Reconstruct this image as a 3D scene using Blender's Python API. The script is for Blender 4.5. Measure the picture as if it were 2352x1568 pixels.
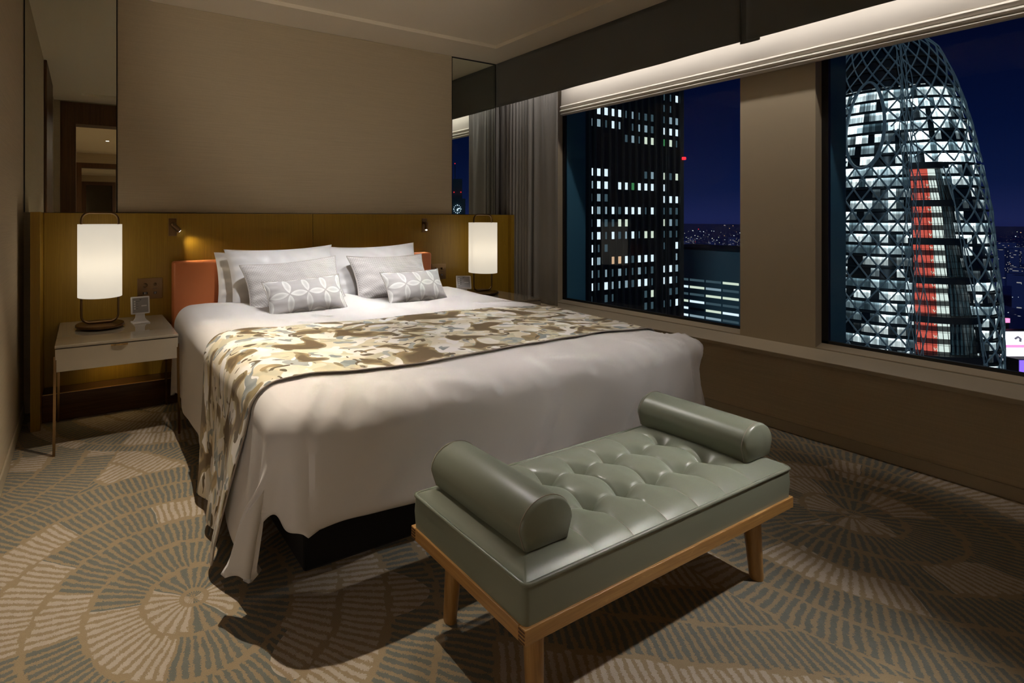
import bpy, bmesh, math, random
from mathutils import Vector, Matrix, noise
PI = math.pi
S = bpy.context.scene
for o in list(bpy.data.objects): bpy.data.objects.remove(o, do_unlink=True)
C = bpy.data.collections.new('hotel_bedroom'); S.collection.children.link(C)
R = math.radians

# ------------------------------------------------------------------ camera
cd = bpy.data.cameras.new('camera'); cam = bpy.data.objects.new('camera', cd); C.objects.link(cam)
cam.location = (0, 0, 1.2); cam.rotation_euler = (PI / 2, 0, -R(27.7427))
cd.sensor_width = 36; cd.lens = 36 * 1194 / 2352
cd.shift_x = 356 / 2352; cd.shift_y = -282 / 2352
cd.clip_start = 0.02; cd.clip_end = 20000
S.camera = cam
# ------------------------------------------------------------------ view
vs = S.view_settings
S.display_settings.display_device = 'sRGB'
vs.view_transform = 'Standard'; vs.look = 'None'; vs.gamma = 1; vs.exposure = 0; vs.use_curve_mapping = False
# ------------------------------------------------------------------ world: night sky over the city
W = bpy.data.worlds.new('night_sky'); S.world = W; W.use_nodes = True
wn = W.node_tree; wn.nodes.clear()
_o = wn.nodes.new('ShaderNodeOutputWorld'); _b = wn.nodes.new('ShaderNodeBackground')
_t = wn.nodes.new('ShaderNodeTexCoord'); _s = wn.nodes.new('ShaderNodeSeparateXYZ')
_r = wn.nodes.new('ShaderNodeValToRGB'); _m = wn.nodes.new('ShaderNodeMapRange')
_m.inputs[1].default_value = -0.3; _m.inputs[2].default_value = 0.7
wn.links.new(_t.outputs['Generated'], _s.inputs[0]); wn.links.new(_s.outputs[2], _m.inputs[0])
wn.links.new(_m.outputs[0], _r.inputs[0]); wn.links.new(_r.outputs[0], _b.inputs[0]); wn.links.new(_b.outputs[0], _o.inputs[0])
_b.inputs[1].default_value = 1.0
cr = _r.color_ramp
cr.elements[0].position = 0.0; cr.elements[0].color = (0.006, 0.008, 0.035, 1)
cr.elements[1].position = 1.0; cr.elements[1].color = (0.0008, 0.0012, 0.008, 1)
for p, c in ((0.27, (0.009, 0.010, 0.055)), (0.30, (0.011, 0.016, 0.070)), (0.345, (0.004, 0.009, 0.045)), (0.42, (0.0015, 0.005, 0.030)), (0.55, (0.0008, 0.002, 0.013))):
    e = cr.elements.new(p); e.color = (*c, 1)

# ------------------------------------------------------------------ lights
def aim(o, target):
    o.rotation_euler = (Vector(target) - o.location).to_track_quat('-Z', 'Y').to_euler()
def spot(name, loc, tgt, power, size, blend=0.6, rad=0.03, col=(1, .86, .70)):
    l = bpy.data.lights.new(name, 'SPOT'); l.energy = power; l.spot_size = R(size); l.spot_blend = blend
    l.shadow_soft_size = rad; l.color = col
    o = bpy.data.objects.new(name, l); C.objects.link(o); o.location = loc; aim(o, tgt); return o
def area(name, loc, tgt, power, sx, sy, col=(1, .86, .70)):
    l = bpy.data.lights.new(name, 'AREA'); l.shape = 'RECTANGLE'; l.size = sx; l.size_y = sy; l.energy = power; l.color = col
    o = bpy.data.objects.new(name, l); C.objects.link(o); o.location = loc; aim(o, tgt); return o
def point(name, loc, power, rad=0.05, col=(1, .82, .62)):
    l = bpy.data.lights.new(name, 'POINT'); l.energy = power; l.shadow_soft_size = rad; l.color = col
    o = bpy.data.objects.new(name, l); C.objects.link(o); o.location = loc; return o
WARM = (1, .87, .70); NEUT = (1, .94, .88); COOL = (1, .98, .98)
spot('ceiling_spot_bed_left', (0.70, 2.20, 2.66), (0.22, 1.98, 0), 215, 62, 1.0, 0.012, WARM)
spot('ceiling_spot_bed', (1.85, 2.25, 2.66), (1.60, 2.30, 0), 66, 84, 1.0, 0.02, NEUT)
spot('ceiling_spot_pillows_left', (1.15, 2.30, 2.66), (1.22, 3.05, .6), 112, 46, 0.9, 0.02, COOL)
spot('ceiling_spot_pillows_right', (2.05, 2.30, 2.66), (2.0, 3.05, .6), 105, 46, 0.9, 0.02, COOL)
spot('ceiling_spot_bench', (2.95, 0.17, 2.40), (1.54, .76, .12), 170, 35, 1.0, 0.03, NEUT)
spot('ceiling_spot_bed_foot', (2.95, 0.17, 2.40), (1.85, 1.60, .45), 58, 42, 1.0, 0.03, (1, .97, .94))
spot('ceiling_spot_bench_top', (1.65, 2.45, 2.66), (1.35, 1.00, .4), 60, 36, 1.0, 0.03, NEUT)
# added soft fill, out of view low by the left wall, brightens the bench side
area('low_left_fill', (-0.30, 1.15, 0.70), (2.2, 1.9, 1.25), 2.2, 1.3, .8, (1, .92, .80))
spot('wall_ceiling_fill', (0.45, -0.30, 1.15), (1.75, 3.77, 2.62), 88, 46, 0.8, 0.06, (1, .91, .78))  # added unseen fill, lifts the back wall and ceiling
# LED strip hidden in the pelmet box
cove = area('pelmet_strip', (3.53, 1.6, 2.58), (3.74, 1.6, 2.2), 13.5, 3.3, .04, (1, .93, .87))
cove.rotation_euler = (0, R(-20), 0); cove.data.size = .03; cove.data.size_y = 4.2
area('suite_ceiling_light', (2.4, -2.6, 2.6), (2.4, -2.6, 0), 60, 1, 1, WARM)
area('second_suite_ceiling_light', (2.4, -8.8, 2.6), (2.4, -8.8, 0), 50, 1, 1, WARM)
# added faint fill sun from behind the hotel, brightens only the city
sl = bpy.data.lights.new('city_fill_sun', 'SUN'); sl.energy = .36; sl.color = (.62, .86, 1); sl.angle = .1
so = bpy.data.objects.new('city_fill_sun', sl); C.objects.link(so); so.location = (-20, -20, 40)
so.rotation_euler = Vector((.86, .42, -.28)).to_track_quat('-Z', 'Y').to_euler()

# ------------------------------------------------------------------ node helper
class X:
    nt = None
    def __init__(s, k): s.k = k
def sock(nt, inp, v):
    if isinstance(v, X): nt.links.new(v.k, inp)
    elif hasattr(v, '__len__') and len(v) == 3 and inp.type == 'RGBA': inp.default_value = (*v, 1)
    else: inp.default_value = v
class G:
    """small wrapper for building node graphs"""
    def __init__(s, name):
        s.m = bpy.data.materials.new(name); s.m.use_nodes = True; s.nt = s.m.node_tree; s.nt.nodes.clear()
        s.out = s.nt.nodes.new('ShaderNodeOutputMaterial')
    def n(s, t): return s.nt.nodes.new(t)
    def math(s, op, a, b=0.0, c=0.0):
        n = s.n('ShaderNodeMath'); n.operation = op
        for i, v in enumerate((a, b, c)): sock(s.nt, n.inputs[i], v)
        return X(n.outputs[0])
    def mix(s, f, a, b, mode='MIX'):
        n = s.n('ShaderNodeMix'); n.data_type = 'RGBA'; n.blend_type = mode
        sock(s.nt, n.inputs[0], f)
        for i, v in ((6, a), (7, b)): sock(s.nt, n.inputs[i], v)
        return X(n.outputs[2])
    def mixf(s, f, a, b):
        n = s.n('ShaderNodeMix'); n.data_type = 'FLOAT'
        for i, v in ((0, f), (2, a), (3, b)): sock(s.nt, n.inputs[i], v)
        return X(n.outputs[0])
    def ramp(s, f, lo, hi):
        n = s.n('ShaderNodeMapRange'); n.clamp = True; n.interpolation_type = 'SMOOTHSTEP'
        sock(s.nt, n.inputs[0], f); n.inputs[1].default_value = lo; n.inputs[2].default_value = hi
        return X(n.outputs[0])
    def coord(s, kind='Object'):
        n = s.n('ShaderNodeTexCoord'); return X(n.outputs[kind])
    def pos(s):
        n = s.n('ShaderNodeNewGeometry'); return X(n.outputs['Position'])
    def sep(s, v):
        n = s.n('ShaderNodeSeparateXYZ'); s.nt.links.new(v.k, n.inputs[0]); return [X(q) for q in n.outputs]
    def comb(s, x, y, z=0.0):
        n = s.n('ShaderNodeCombineXYZ')
        for i, v in enumerate((x, y, z)): sock(s.nt, n.inputs[i], v)
        return X(n.outputs[0])
    def mapv(s, v, scale=(1, 1, 1), rot=(0, 0, 0), loc=(0, 0, 0)):
        n = s.n('ShaderNodeMapping'); s.nt.links.new(v.k, n.inputs[0])
        n.inputs[1].default_value = loc; n.inputs[2].default_value = rot; n.inputs[3].default_value = scale
        return X(n.outputs[0])
    def noise(s, v, scale=5, det=2, rough=.5, dist=0, col=False):
        n = s.n('ShaderNodeTexNoise'); s.nt.links.new(v.k, n.inputs['Vector'])
        n.inputs['Scale'].default_value = scale; n.inputs['Detail'].default_value = det
        n.inputs['Roughness'].default_value = rough; n.inputs['Distortion'].default_value = dist
        return X(n.outputs['Color' if col else 'Fac'])
    def white(s, v):
        n = s.n('ShaderNodeTexWhiteNoise'); s.nt.links.new(v.k, n.inputs['Vector']); return X(n.outputs['Value'])
    def vadd(s, a, b, op='ADD'):
        n = s.n('ShaderNodeVectorMath'); n.operation = op
        for i, v in enumerate((a, b)):
            if isinstance(v, X): s.nt.links.new(v.k, n.inputs[i])
            else: n.inputs[i].default_value = v
        return X(n.outputs[0])
    def bump(s, h, strength=.3, dist=.002):
        n = s.n('ShaderNodeBump'); n.inputs['Strength'].default_value = strength; n.inputs['Distance'].default_value = dist
        s.nt.links.new(h.k, n.inputs['Height']); return X(n.outputs[0])
    def bsdf(s, col=(.8, .8, .8), rough=.5, metal=0.0, nrm=None, spec=.5, sheen=0, coat=0, emit=None, es=0.0, trans=0):
        n = s.n('ShaderNodeBsdfPrincipled')
        sock(s.nt, n.inputs['Base Color'], col); sock(s.nt, n.inputs['Roughness'], rough); sock(s.nt, n.inputs['Metallic'], metal)
        n.inputs['Specular IOR Level'].default_value = spec
        if sheen: n.inputs['Sheen Weight'].default_value = sheen
        if coat: n.inputs['Coat Weight'].default_value = coat; n.inputs['Coat Roughness'].default_value = .05
        if nrm is not None: s.nt.links.new(nrm.k, n.inputs['Normal'])
        if emit is not None: sock(s.nt, n.inputs['Emission Color'], emit); sock(s.nt, n.inputs['Emission Strength'], es)
        s.nt.links.new(n.outputs[0], s.out.inputs[0]); return n
M = {}
def plain(name, col, rough=.5, metal=0, **k):
    g = G(name); g.bsdf(col, rough, metal, **k); M[name] = g.m; return g.m
def emis(name, col, st):
    g = G(name); n = g.n('ShaderNodeEmission'); n.inputs[0].default_value = (*col, 1); n.inputs[1].default_value = st
    g.nt.links.new(n.outputs[0], g.out.inputs[0]); M[name] = g.m; return g.m

def cloth(name, col, scale=900, rough=.85, sheen=.15, var=.06, bs=.25):
    g = G(name); p = g.coord('Object')
    w = g.noise(g.mapv(p, (1, 1, 1)), scale, 1); v = g.noise(p, 6, 2)
    c = g.mix(g.math('MULTIPLY', v, .5), [q * (1 - var) for q in col], [min(1, q * (1 + var)) for q in col])
    g.bsdf(c, rough, 0, g.bump(w, bs, .0006), .2, sheen); M[name] = g.m; return g.m

def wallpaper(name, col, axis):
    g = G(name); p = g.pos()
    sc = {'x': (3.5, 1, 260), 'y': (1, 3.5, 260)}[axis]; sc2 = {'x': (500, 1, 40), 'y': (1, 500, 40)}[axis]
    a = g.noise(g.mapv(p, sc), 1, 3, .6); b = g.noise(g.mapv(p, sc2), 1, 2)
    f = g.math('ADD', g.math('MULTIPLY', a, .7), g.math('MULTIPLY', b, .3))
    c = g.mix(g.ramp(f, .35, .65), [q * .94 for q in col], [min(1, q * 1.05) for q in col])
    g.bsdf(c, .78, 0, g.bump(f, .35, .0008), .25); M[name] = g.m
wallpaper('wallpaper_x', (.53, .435, .30), 'x')
wallpaper('wallpaper_y', (.53, .435, .30), 'y')
wallpaper('dado_paper', (.60, .49, .335), 'y')

def wood(name, c0, c1, c2, grain=(60, 60, 1.6), rough=.38, coat=0, use='Object', fleck=False):
    g = G(name); p = g.coord(use)
    q = g.vadd(p, g.mapv(g.noise(p, 1.5, 2, col=True), (.03, .03, .03)))
    a = g.noise(g.mapv(q, grain), 1, 4, .6); b = g.noise(g.mapv(q, [v * 5 for v in grain]), 1, 2, .5); d = g.noise(g.mapv(q, [v * .12 for v in grain]), 1, 1)
    c = g.mix(g.ramp(a, .3, .7), c0, c1); c = g.mix(g.math('MULTIPLY', g.ramp(b, .45, .75), .5), c, c2); c = g.mix(g.math('MULTIPLY', d, .35), c, c0)
    if fleck:
        f = g.noise(g.mapv(p, (14, 60, 60)), 1, 2, .5, 1.2); c = g.mix(g.math('MULTIPLY', g.ramp(f, .66, .7), .55), c, (.62, .36, .13))
    g.bsdf(c, rough, 0, g.bump(b, .15, .0006), .4, 0, coat); M[name] = g.m
wood('oak_panel', (.27, .152, .012), (.36, .215, .020), (.20, .105, .009), (230, 230, 1.1))
wood('dark_plinth', (.065, .028, .012), (.10, .045, .018), (.04, .015, .008), (1.5, 80, 80), .22)
wood('dark_casing', (.085, .036, .014), (.14, .062, .026), (.05, .02, .01), (90, 90, 1.5), .35)
wood('bench_oak_x', (.40, .21, .065), (.58, .33, .11), (.28, .135, .04), (2.2, 70, 70), .32, .2, 'Object', True)
wood('bench_oak_y', (.40, .20, .06), (.56, .31, .10), (.28, .13, .04), (70, 2.2, 70), .32, .2)
wood('bench_oak_z', (.40, .21, .065), (.55, .32, .11), (.28, .135, .04), (70, 70, 2.2), .32, .2)
plain('ceiling_paint', (.88, .78, .62), .9)
plain('cream_paint', (.47, .39, .27), .45)
plain('window_black', (.006, .006, .007), .4)
plain('outer_wall', (.07, .22, .32), .6)
cloth('pelmet_fabric', (.125, .12, .105), 700, .9)
cloth('curtain_fabric', (.245, .23, .215), 900, .7, .25)
cloth('blind_fabric', (.80, .75, .68), 900, .9)
cloth('duvet_cotton', (.82, .785, .765), 1100, .75, .2, .02, .12)
cloth('pillow_cotton', (.92, .91, .91), 1100, .75, .2, .02, .12)
cloth('hem_fabric', (.42, .36, .30), 900, .8)
cloth('cushion_piping', (.60, .56, .52), 900, .6)
cloth('divan_fabric', (.012, .011, .010), 800, .95)
plain('lacquer', (.52, .46, .36), .06, coat=1.0)
plain('bronze', (.16, .095, .045), .28, 1)
plain('brass', (.75, .52, .24), .22, 1)
plain('steel_bronze', (.30, .19, .09), .22, 1)
plain('plate_brass', (.24, .15, .075), .36, 1)
plain('mirror_glass', (.80, .84, .78), .0, 1)
plain('mirror_edge', (.012, .009, .007), .4)
plain('white_plastic', (.82, .80, .80), .35)
plain('grey_screen', (.30, .28, .275), .3)
plain('screen_mark', (.72, .70, .70), .4)
plain('screen_ink', (.06, .055, .055), .4)
plain('black_plastic', (.01, .01, .01), .4)
plain('facade_black', (.010, .012, .014), .55)
plain('facade_grey', (.09, .17, .20), .7)
plain('lattice_steel', (.34, .42, .44), .5)
plain('slab_dark', (.012, .02, .026), .6)
emis('spot_lens', (1, .93, .82), 14)
emis('win_bright', (.80, .93, 1), 1.1); emis('win_mid', (.45, .62, .70), .55); emis('win_dim', (.16, .28, .34), .28)
emis('win_green', (.10, .45, .16), .5); emis('win_orange', (1, .62, .36), .7); emis('win_cream', (.85, .95, .75), .85); emis('win_blue', (.05, .22, .50), .3)
emis('beacon_red', (1, .02, .03), 2.2); emis('lamp_white', (.75, .85, 1), 1.8)
emis('sign_white', (1, .93, 1), 2.2); emis('sign_pink', (1, .28, .55), 1.6); emis('sign_violet', (.30, .16, 1), 1.3); emis('sign_mark', (.35, .32, .42), .5)

def leather(name, col, rough):
    g = G(name); p = g.coord('Object')
    v = g.n('ShaderNodeTexVoronoi'); v.inputs['Scale'].default_value = 520; g.nt.links.new(p.k, v.inputs['Vector'])
    h = X(v.outputs['Distance']); n = g.noise(p, 9, 3)
    c = g.mix(g.math('MULTIPLY', n, .35), col, [q * .86 for q in col])
    g.bsdf(c, g.mixf(n, rough - .04, rough + .06), 0, g.bump(h, .12, .0006), .5); M[name] = g.m
leather('sage_leather', (.235, .255, .195), .32)
leather('tan_leather', (.72, .23, .08), .38)

# lamp shade: linen that both lets the bulb through and glows
g = G('lamp_linen'); p = g.coord('Object'); w = g.noise(g.mapv(p, (400, 400, 6)), 1, 2)
col = g.mix(w, (.86, .82, .74), (.95, .92, .85))
tr = g.n('ShaderNodeBsdfTranslucent'); df = g.n('ShaderNodeBsdfDiffuse'); em = g.n('ShaderNodeEmission')
g.nt.links.new(col.k, tr.inputs[0]); g.nt.links.new(col.k, df.inputs[0])
em.inputs[0].default_value = (1, .95, .86, 1); em.inputs[1].default_value = .27
m1 = g.n('ShaderNodeMixShader'); m1.inputs[0].default_value = .4; ad = g.n('ShaderNodeAddShader')
g.nt.links.new(tr.outputs[0], m1.inputs[1]); g.nt.links.new(df.outputs[0], m1.inputs[2])
g.nt.links.new(m1.outputs[0], ad.inputs[0]); g.nt.links.new(em.outputs[0], ad.inputs[1]); g.nt.links.new(ad.outputs[0], g.out.inputs[0])
M['lamp_linen'] = g.m
# window pane
g = G('pane_glass'); t = g.n('ShaderNodeBsdfTransparent'); t.inputs[0].default_value = (.93, .96, .98, 1); gl = g.n('ShaderNodeBsdfGlossy'); gl.inputs['Roughness'].default_value = 0
mx = g.n('ShaderNodeMixShader'); mx.inputs[0].default_value = .012
g.nt.links.new(t.outputs[0], mx.inputs[1]); g.nt.links.new(gl.outputs[0], mx.inputs[2]); g.nt.links.new(mx.outputs[0], g.out.inputs[0]); M['pane_glass'] = g.m

# herringbone cushion (uv in metres)
g = G('woven_fabric'); u, v, _ = g.sep(g.coord('UV'))
a = g.math('PINGPONG', g.math('ADD', u, g.math('MULTIPLY', v, .0)), .006)
b = g.math('FRACT', g.math('MULTIPLY', g.math('ADD', v, g.math('MULTIPLY', a, .3)), 110))
st = g.math('FRACT', g.math('ADD', g.math('MULTIPLY', u, 60), g.math('MULTIPLY', g.math('FLOOR', g.math('MULTIPLY', v, 110)), .5))); k = g.math('MULTIPLY', g.ramp(g.math('PINGPONG', b, .5), .14, .26), g.ramp(g.math('PINGPONG', st, .5), .04, .14))
c = g.mix(k, (.50, .47, .455), (.84, .81, .80))
g.bsdf(c, .75, 0, g.bump(k, .4, .001), .2, .2); M['woven_fabric'] = g.m
# interlaced petals cushion
g = G('petal_fabric'); u, v, _ = g.sep(g.coord('UV'))
cell = .125
fx = g.math('ABSOLUTE', g.math('SUBTRACT', g.math('FRACT', g.math('DIVIDE', u, cell)), .5))
fy = g.math('ABSOLUTE', g.math('SUBTRACT', g.math('FRACT', g.math('DIVIDE', v, cell)), .5))
mxx = g.math('MAXIMUM', fx, fy); mnn = g.math('MINIMUM', fx, fy)
d2 = g.math('ADD', g.math('POWER', g.math('SUBTRACT', 1, mxx), 2), g.math('POWER', mnn, 2))
d = g.math('SQRT', d2); petal = g.math('SUBTRACT', 1, g.ramp(d, .672, .682))
edge = g.math('MULTIPLY', g.ramp(d, .60, .615), petal); inner = g.math('SUBTRACT', 1, g.ramp(d, .55, .58))
tex = g.noise(g.mapv(g.coord('UV'), (1, 1, 1)), 700, 2)
pc = g.mix(edge, g.mix(g.math('MULTIPLY', g.ramp(tex, .4, .6), .5), (.80, .80, .78), (.92, .92, .90)), (.90, .90, .88))
pc = g.mix(g.math('MULTIPLY', inner, .4), pc, (.62, .61, .60))
c = g.mix(petal, (.60, .58, .575), pc)
g.bsdf(c, g.mixf(petal, .7, .45), 0, g.bump(g.math('ADD', petal, g.math('MULTIPLY', tex, .2)), .35, .0015), .3, .2); M['petal_fabric'] = g.m

# bed runner: water-colour blotches
g = G('runner_fabric'); uv = g.coord('UV')
dq = g.vadd(g.noise(uv, 5, 1, .5, 0, True), (.5, .5, .5), 'SUBTRACT'); q = g.vadd(uv, g.mapv(dq, (.13, .10, 0)))
el = g.mapv(q, (1, 1.3, 1), (0, 0, .3))
q = g.mapv(q, (1.2, 1.2, 1)); el = g.mapv(el, (1.2, 1.2, 1))
def nn(v, loc, sc, det=1.0, ro=.4, di=0.): return g.noise(g.mapv(v, (1, 1, 1), (0, 0, 0), (loc, loc * .61, 0)), sc, det, ro, di)
n1 = nn(q, 0., 5.5); n2 = nn(el, 3.1, 5.2, 1.5, .45, .6); n3 = nn(el, 8.3, 6.0, 1, .4, .4); n4 = nn(q, 1.3, 12, 1, .4, .4); n5 = nn(el, 5.5, 8.5, 1, .4, .8); n6 = nn(el, 2.2, 10, 1, .4, 1.2)
c = g.mix(g.ramp(n1, .42, .60), (.95, .92, .86), (.84, .76, .60))
c = g.mix(g.math('MULTIPLY', g.ramp(n3, .53, .545), .9), c, g.mix(g.ramp(n4, .4, .6), (.74, .66, .46), (.60, .56, .40)))
c = g.mix(g.math('MULTIPLY', g.ramp(nn(q, 11.1, 7.5), .60, .615), .9), c, (.97, .94, .92))
c = g.mix(g.ramp(n5, .60, .615), c, g.mix(g.ramp(n4, .4, .6), (.30, .33, .33), (.46, .48, .46)))
c = g.mix(g.ramp(n2, .550, .560), c, g.mix(g.ramp(n4, .42, .55), (.44, .32, .16), (.34, .27, .14)))
c = g.mix(g.ramp(n2, .578, .63), c, (.17, .115, .055))
c = g.mix(g.ramp(n6, .655, .662), c, (.14, .10, .05))
g.bsdf(c, .6, 0, g.bump(g.noise(uv, 900, 1), .15, .0006), .3, .1); M['runner_fabric'] = g.m

# carpet: overlapping fans of hand drawn strokes
g = G('carpet_pile'); p = g.pos()
wob = g.vadd(g.noise(p, 9, 1, .5, 0, True), (.5, .5, .5), 'SUBTRACT'); q = g.vadd(p, g.mapv(wob, (.022, .022, 0)))
x, y, _ = g.sep(q)
cents = [(1.35, 3.05, .93), (3.3, 2.35, .93), (-.75, 3.15, .93), (.55, 3.7, .85), (2.4, 2.5, .93), (-.75, .75, .93), (1.30, -.25, .93), (3.6, -.2, .93), (2.2, -.9, 1.1), (2.762, .935, .93), (.31, 1.702, .93)]
cx, cy = X(None), X(None)
cxv, cyv = 5.5, 6.5
for (a, b, rr) in cents:
    dx = g.math('SUBTRACT', x, a); dy = g.math('SUBTRACT', y, b)
    ins = g.math('LESS_THAN', g.math('SQRT', g.math('ADD', g.math('MULTIPLY', dx, dx), g.math('MULTIPLY', dy, dy))), rr)
    cxv = g.mixf(ins, cxv, a); cyv = g.mixf(ins, cyv, b)
dx = g.math('SUBTRACT', x, cxv); dy = g.math('SUBTRACT', y, cyv)
r = g.math('SQRT', g.math('ADD', g.math('MULTIPLY', dx, dx), g.math('MULTIPLY', dy, dy)))
an = g.math('ADD', g.math('DIVIDE', g.math('ARCTAN2', dy, dx), 2 * PI), .5)
wdt = .155
rw = g.math('DIVIDE', r, wdt); ring = g.math('FLOOR', rw); fr = g.math('FRACT', rw)
sec = g.math('FLOOR', g.math('ADD', g.math('MULTIPLY', an, 9), g.math('MULTIPLY', ring, .37)))
hsh = g.white(g.comb(g.math('ADD', sec, g.math('MULTIPLY', cxv, 7.7)), g.math('ADD', ring, cyv), 0))
N = g.math('ROUND', g.math('MULTIPLY', g.math('ADD', ring, .62), 2 * PI * wdt / .0262))
ph = g.math('FRACT', g.math('MULTIPLY', an, N)); tri = g.math('MULTIPLY', g.math('PINGPONG', ph, .5), 2)
fuzz = g.math('ADD', g.math('MULTIPLY', g.math('SUBTRACT', g.noise(p, 45, 1), .5), .9), g.math('MULTIPLY', g.math('SUBTRACT', g.noise(p, 230, 2), .5), 1.3))
stroke = g.ramp(g.math('ADD', tri, fuzz), .36, .52)
lng = g.math('ADD', g.math('MULTIPLY', g.math('SUBTRACT', g.white(g.comb(g.math('FLOOR', g.math('MULTIPLY', an, N)), ring, cxv)), .5), .10), g.math('PINGPONG', fr, .5))
gap = g.ramp(g.math('ADD', lng, g.math('MULTIPLY', fuzz, .06)), .05, .075)
core = g.math('GREATER_THAN', g.math('ABSOLUTE', g.math('SUBTRACT', r, .036)), .008)
k = g.math('MULTIPLY', g.math('MULTIPLY', stroke, gap), core)
big = g.noise(p, 1.6, 1)
teal = g.mix(g.noise(p, 25, 2), (.165, .175, .155), (.24, .25, .225)); cream = g.mix(g.noise(p, 25, 2), (.56, .47, .38), (.70, .61, .51))
tan = g.mix(g.noise(p, 30, 2), (.40, .30, .18), (.47, .36, .22))
kind = g.math('GREATER_THAN', g.math('ADD', hsh, g.math('SUBTRACT', big, .5)), .60)
c = g.mix(k, tan, g.mix(kind, teal, cream))
pile = g.noise(p, 420, 2, .7)
c = g.mix(g.math('MULTIPLY', pile, .45), c, (.05, .04, .03))
g.bsdf(c, .95, 0, g.bump(g.math('ADD', pile, g.math('MULTIPLY', k, .4)), .7, .004), .05, .1); M['carpet_pile'] = g.m

# ------------------------------------------------------------------ mesh helpers
def nb(): return bmesh.new()
def ob(name, bm, mat, parent=None, smooth=False, loc=None):
    me = bpy.data.meshes.new(name); bmesh.ops.recalc_face_normals(bm, faces=bm.faces) if len(bm.faces) else None
    bm.to_mesh(me); bm.free()
    mats = mat if isinstance(mat, (list, tuple)) else [mat]
    for m in mats: me.materials.append(M[m])
    if smooth:
        for f in me.polygons: f.use_smooth = True
        try: me.set_sharp_from_angle(angle=R(40))
        except Exception: pass
    o = bpy.data.objects.new(name, me); C.objects.link(o)
    if parent: o.parent = parent
    if loc: o.location = loc
    return o
def bx(bm, x0, x1, y0, y1, z0, z1, bev=0, seg=2, mi=0):
    vs_ = [bm.verts.new((x, y, z)) for z in (z0, z1) for y in (y0, y1) for x in (x0, x1)]
    idx = [(0, 1, 3, 2), (4, 6, 7, 5), (0, 4, 5, 1), (2, 3, 7, 6), (0, 2, 6, 4), (1, 5, 7, 3)]
    fs = [bm.faces.new([vs_[i] for i in f]) for f in idx]
    for f in fs: f.material_index = mi
    if bev:
        es = {e for f in fs for e in f.edges}
        r_ = bmesh.ops.bevel(bm, geom=list(es), offset=bev, segments=seg, profile=.5, affect='EDGES', clamp_overlap=True)
        for f in r_['faces']: f.material_index = mi
    return bm
def box(*a, **k): return bx(nb(), *a, **k)
def tube(bm, pts, r, n=10, closed=False, rads=None, cap=True):
    pts = [Vector(p) for p in pts]; rings = []; L = len(pts); up = None
    for i, p in enumerate(pts):
        if closed: t = pts[(i + 1) % L] - pts[i - 1]
        else: t = pts[min(i + 1, L - 1)] - pts[max(i - 1, 0)]
        t.normalize()
        if up is None: up = Vector((0, 0, 1)) if abs(t.z) < .9 else Vector((1, 0, 0))
        a = t.cross(up).normalized(); b = a.cross(t).normalized(); up = b
        rr = rads[i] if rads else r
        rings.append([bm.verts.new(p + a * rr * math.cos(2 * PI * k / n) + b * rr * math.sin(2 * PI * k / n)) for k in range(n)])
    m = L if closed else L - 1
    for i in range(m):
        A, B = rings[i], rings[(i + 1) % L]
        for k in range(n): bm.faces.new((A[k], A[(k + 1) % n], B[(k + 1) % n], B[k]))
    if cap and not closed: bm.faces.new(rings[0][::-1]); bm.faces.new(rings[-1])
    return bm
def lathe(bm, prof, n=48, c=(0, 0), cap0=True, cap1=True):
    rings = [[bm.verts.new((c[0] + r * math.cos(2 * PI * k / n), c[1] + r * math.sin(2 * PI * k / n), z)) for k in range(n)] for r, z in prof]
    for A, B in zip(rings, rings[1:]):
        for k in range(n): bm.faces.new((A[k], A[(k + 1) % n], B[(k + 1) % n], B[k]))
    if cap0: bm.faces.new(rings[0][::-1])
    if cap1: bm.faces.new(rings[-1])
    return bm
def grid(bm, nu, nv, f, uvf=None, wrap=False):
    V = [[bm.verts.new(f(i / nu, j / nv)) for j in range(nv + 1)] for i in range(nu + 1)]
    uvl = bm.loops.layers.uv.verify() if uvf else None
    for i in range(nu):
        for j in range(nv):
            fc = bm.faces.new((V[i][j], V[i + 1][j], V[i + 1][j + 1], V[i][j + 1]))
            if uvf:
                for l, (a, b) in zip(fc.loops, ((i, j), (i + 1, j), (i + 1, j + 1), (i, j + 1))): l[uvl].uv = uvf(a / nu, b / nv)
    return V
def prism(bm, poly, axis, a, b):
    def P(u, v, w): return {'x': (w, u, v), 'y': (u, w, v), 'z': (u, v, w)}[axis]
    A = [bm.verts.new(P(u, v, a)) for u, v in poly]; B = [bm.verts.new(P(u, v, b)) for u, v in poly]
    n = len(poly)
    for i in range(n): bm.faces.new((A[i], A[(i + 1) % n], B[(i + 1) % n], B[i]))
    bm.faces.new(A[::-1]); bm.faces.new(B); return bm
def thing(name, label, cat, loc=(0, 0, 0), rz=0, group=None):
    o = bpy.data.objects.new(name, None); C.objects.link(o); o.empty_display_size = .1
    o.location = loc; o.rotation_euler = (0, 0, rz); o['label'] = label; o['category'] = cat
    if group: o['group'] = group
    return o
def tag(o, label, cat, group=None, kind=None):
    o['label'] = label; o['category'] = cat
    if group: o['group'] = group
    if kind: o['kind'] = kind
    return o
def struct(name, bm, mat, label=None, smooth=False, parent=None):
    o = ob(name, bm, mat, parent, smooth); o['kind'] = 'structure'
    if label: o['label'] = label
    return o
def copy_tree(o, parent=None):
    c = o.copy(); C.objects.link(c); c.parent = parent
    for ch in list(o.children): copy_tree(ch, c)
    return c
def sm(a, b, x):
    t = max(0, min(1, (x - a) / (b - a))); return t * t * (3 - 2 * t)

# ------------------------------------------------------------------ room shell
ZC = 2.672
struct('floor', box(-.33, 3.52, -14.2, 4.3, -.1, 0), 'carpet_pile', 'patterned carpet of fan shaped strokes in grey green, cream and tan')
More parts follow.
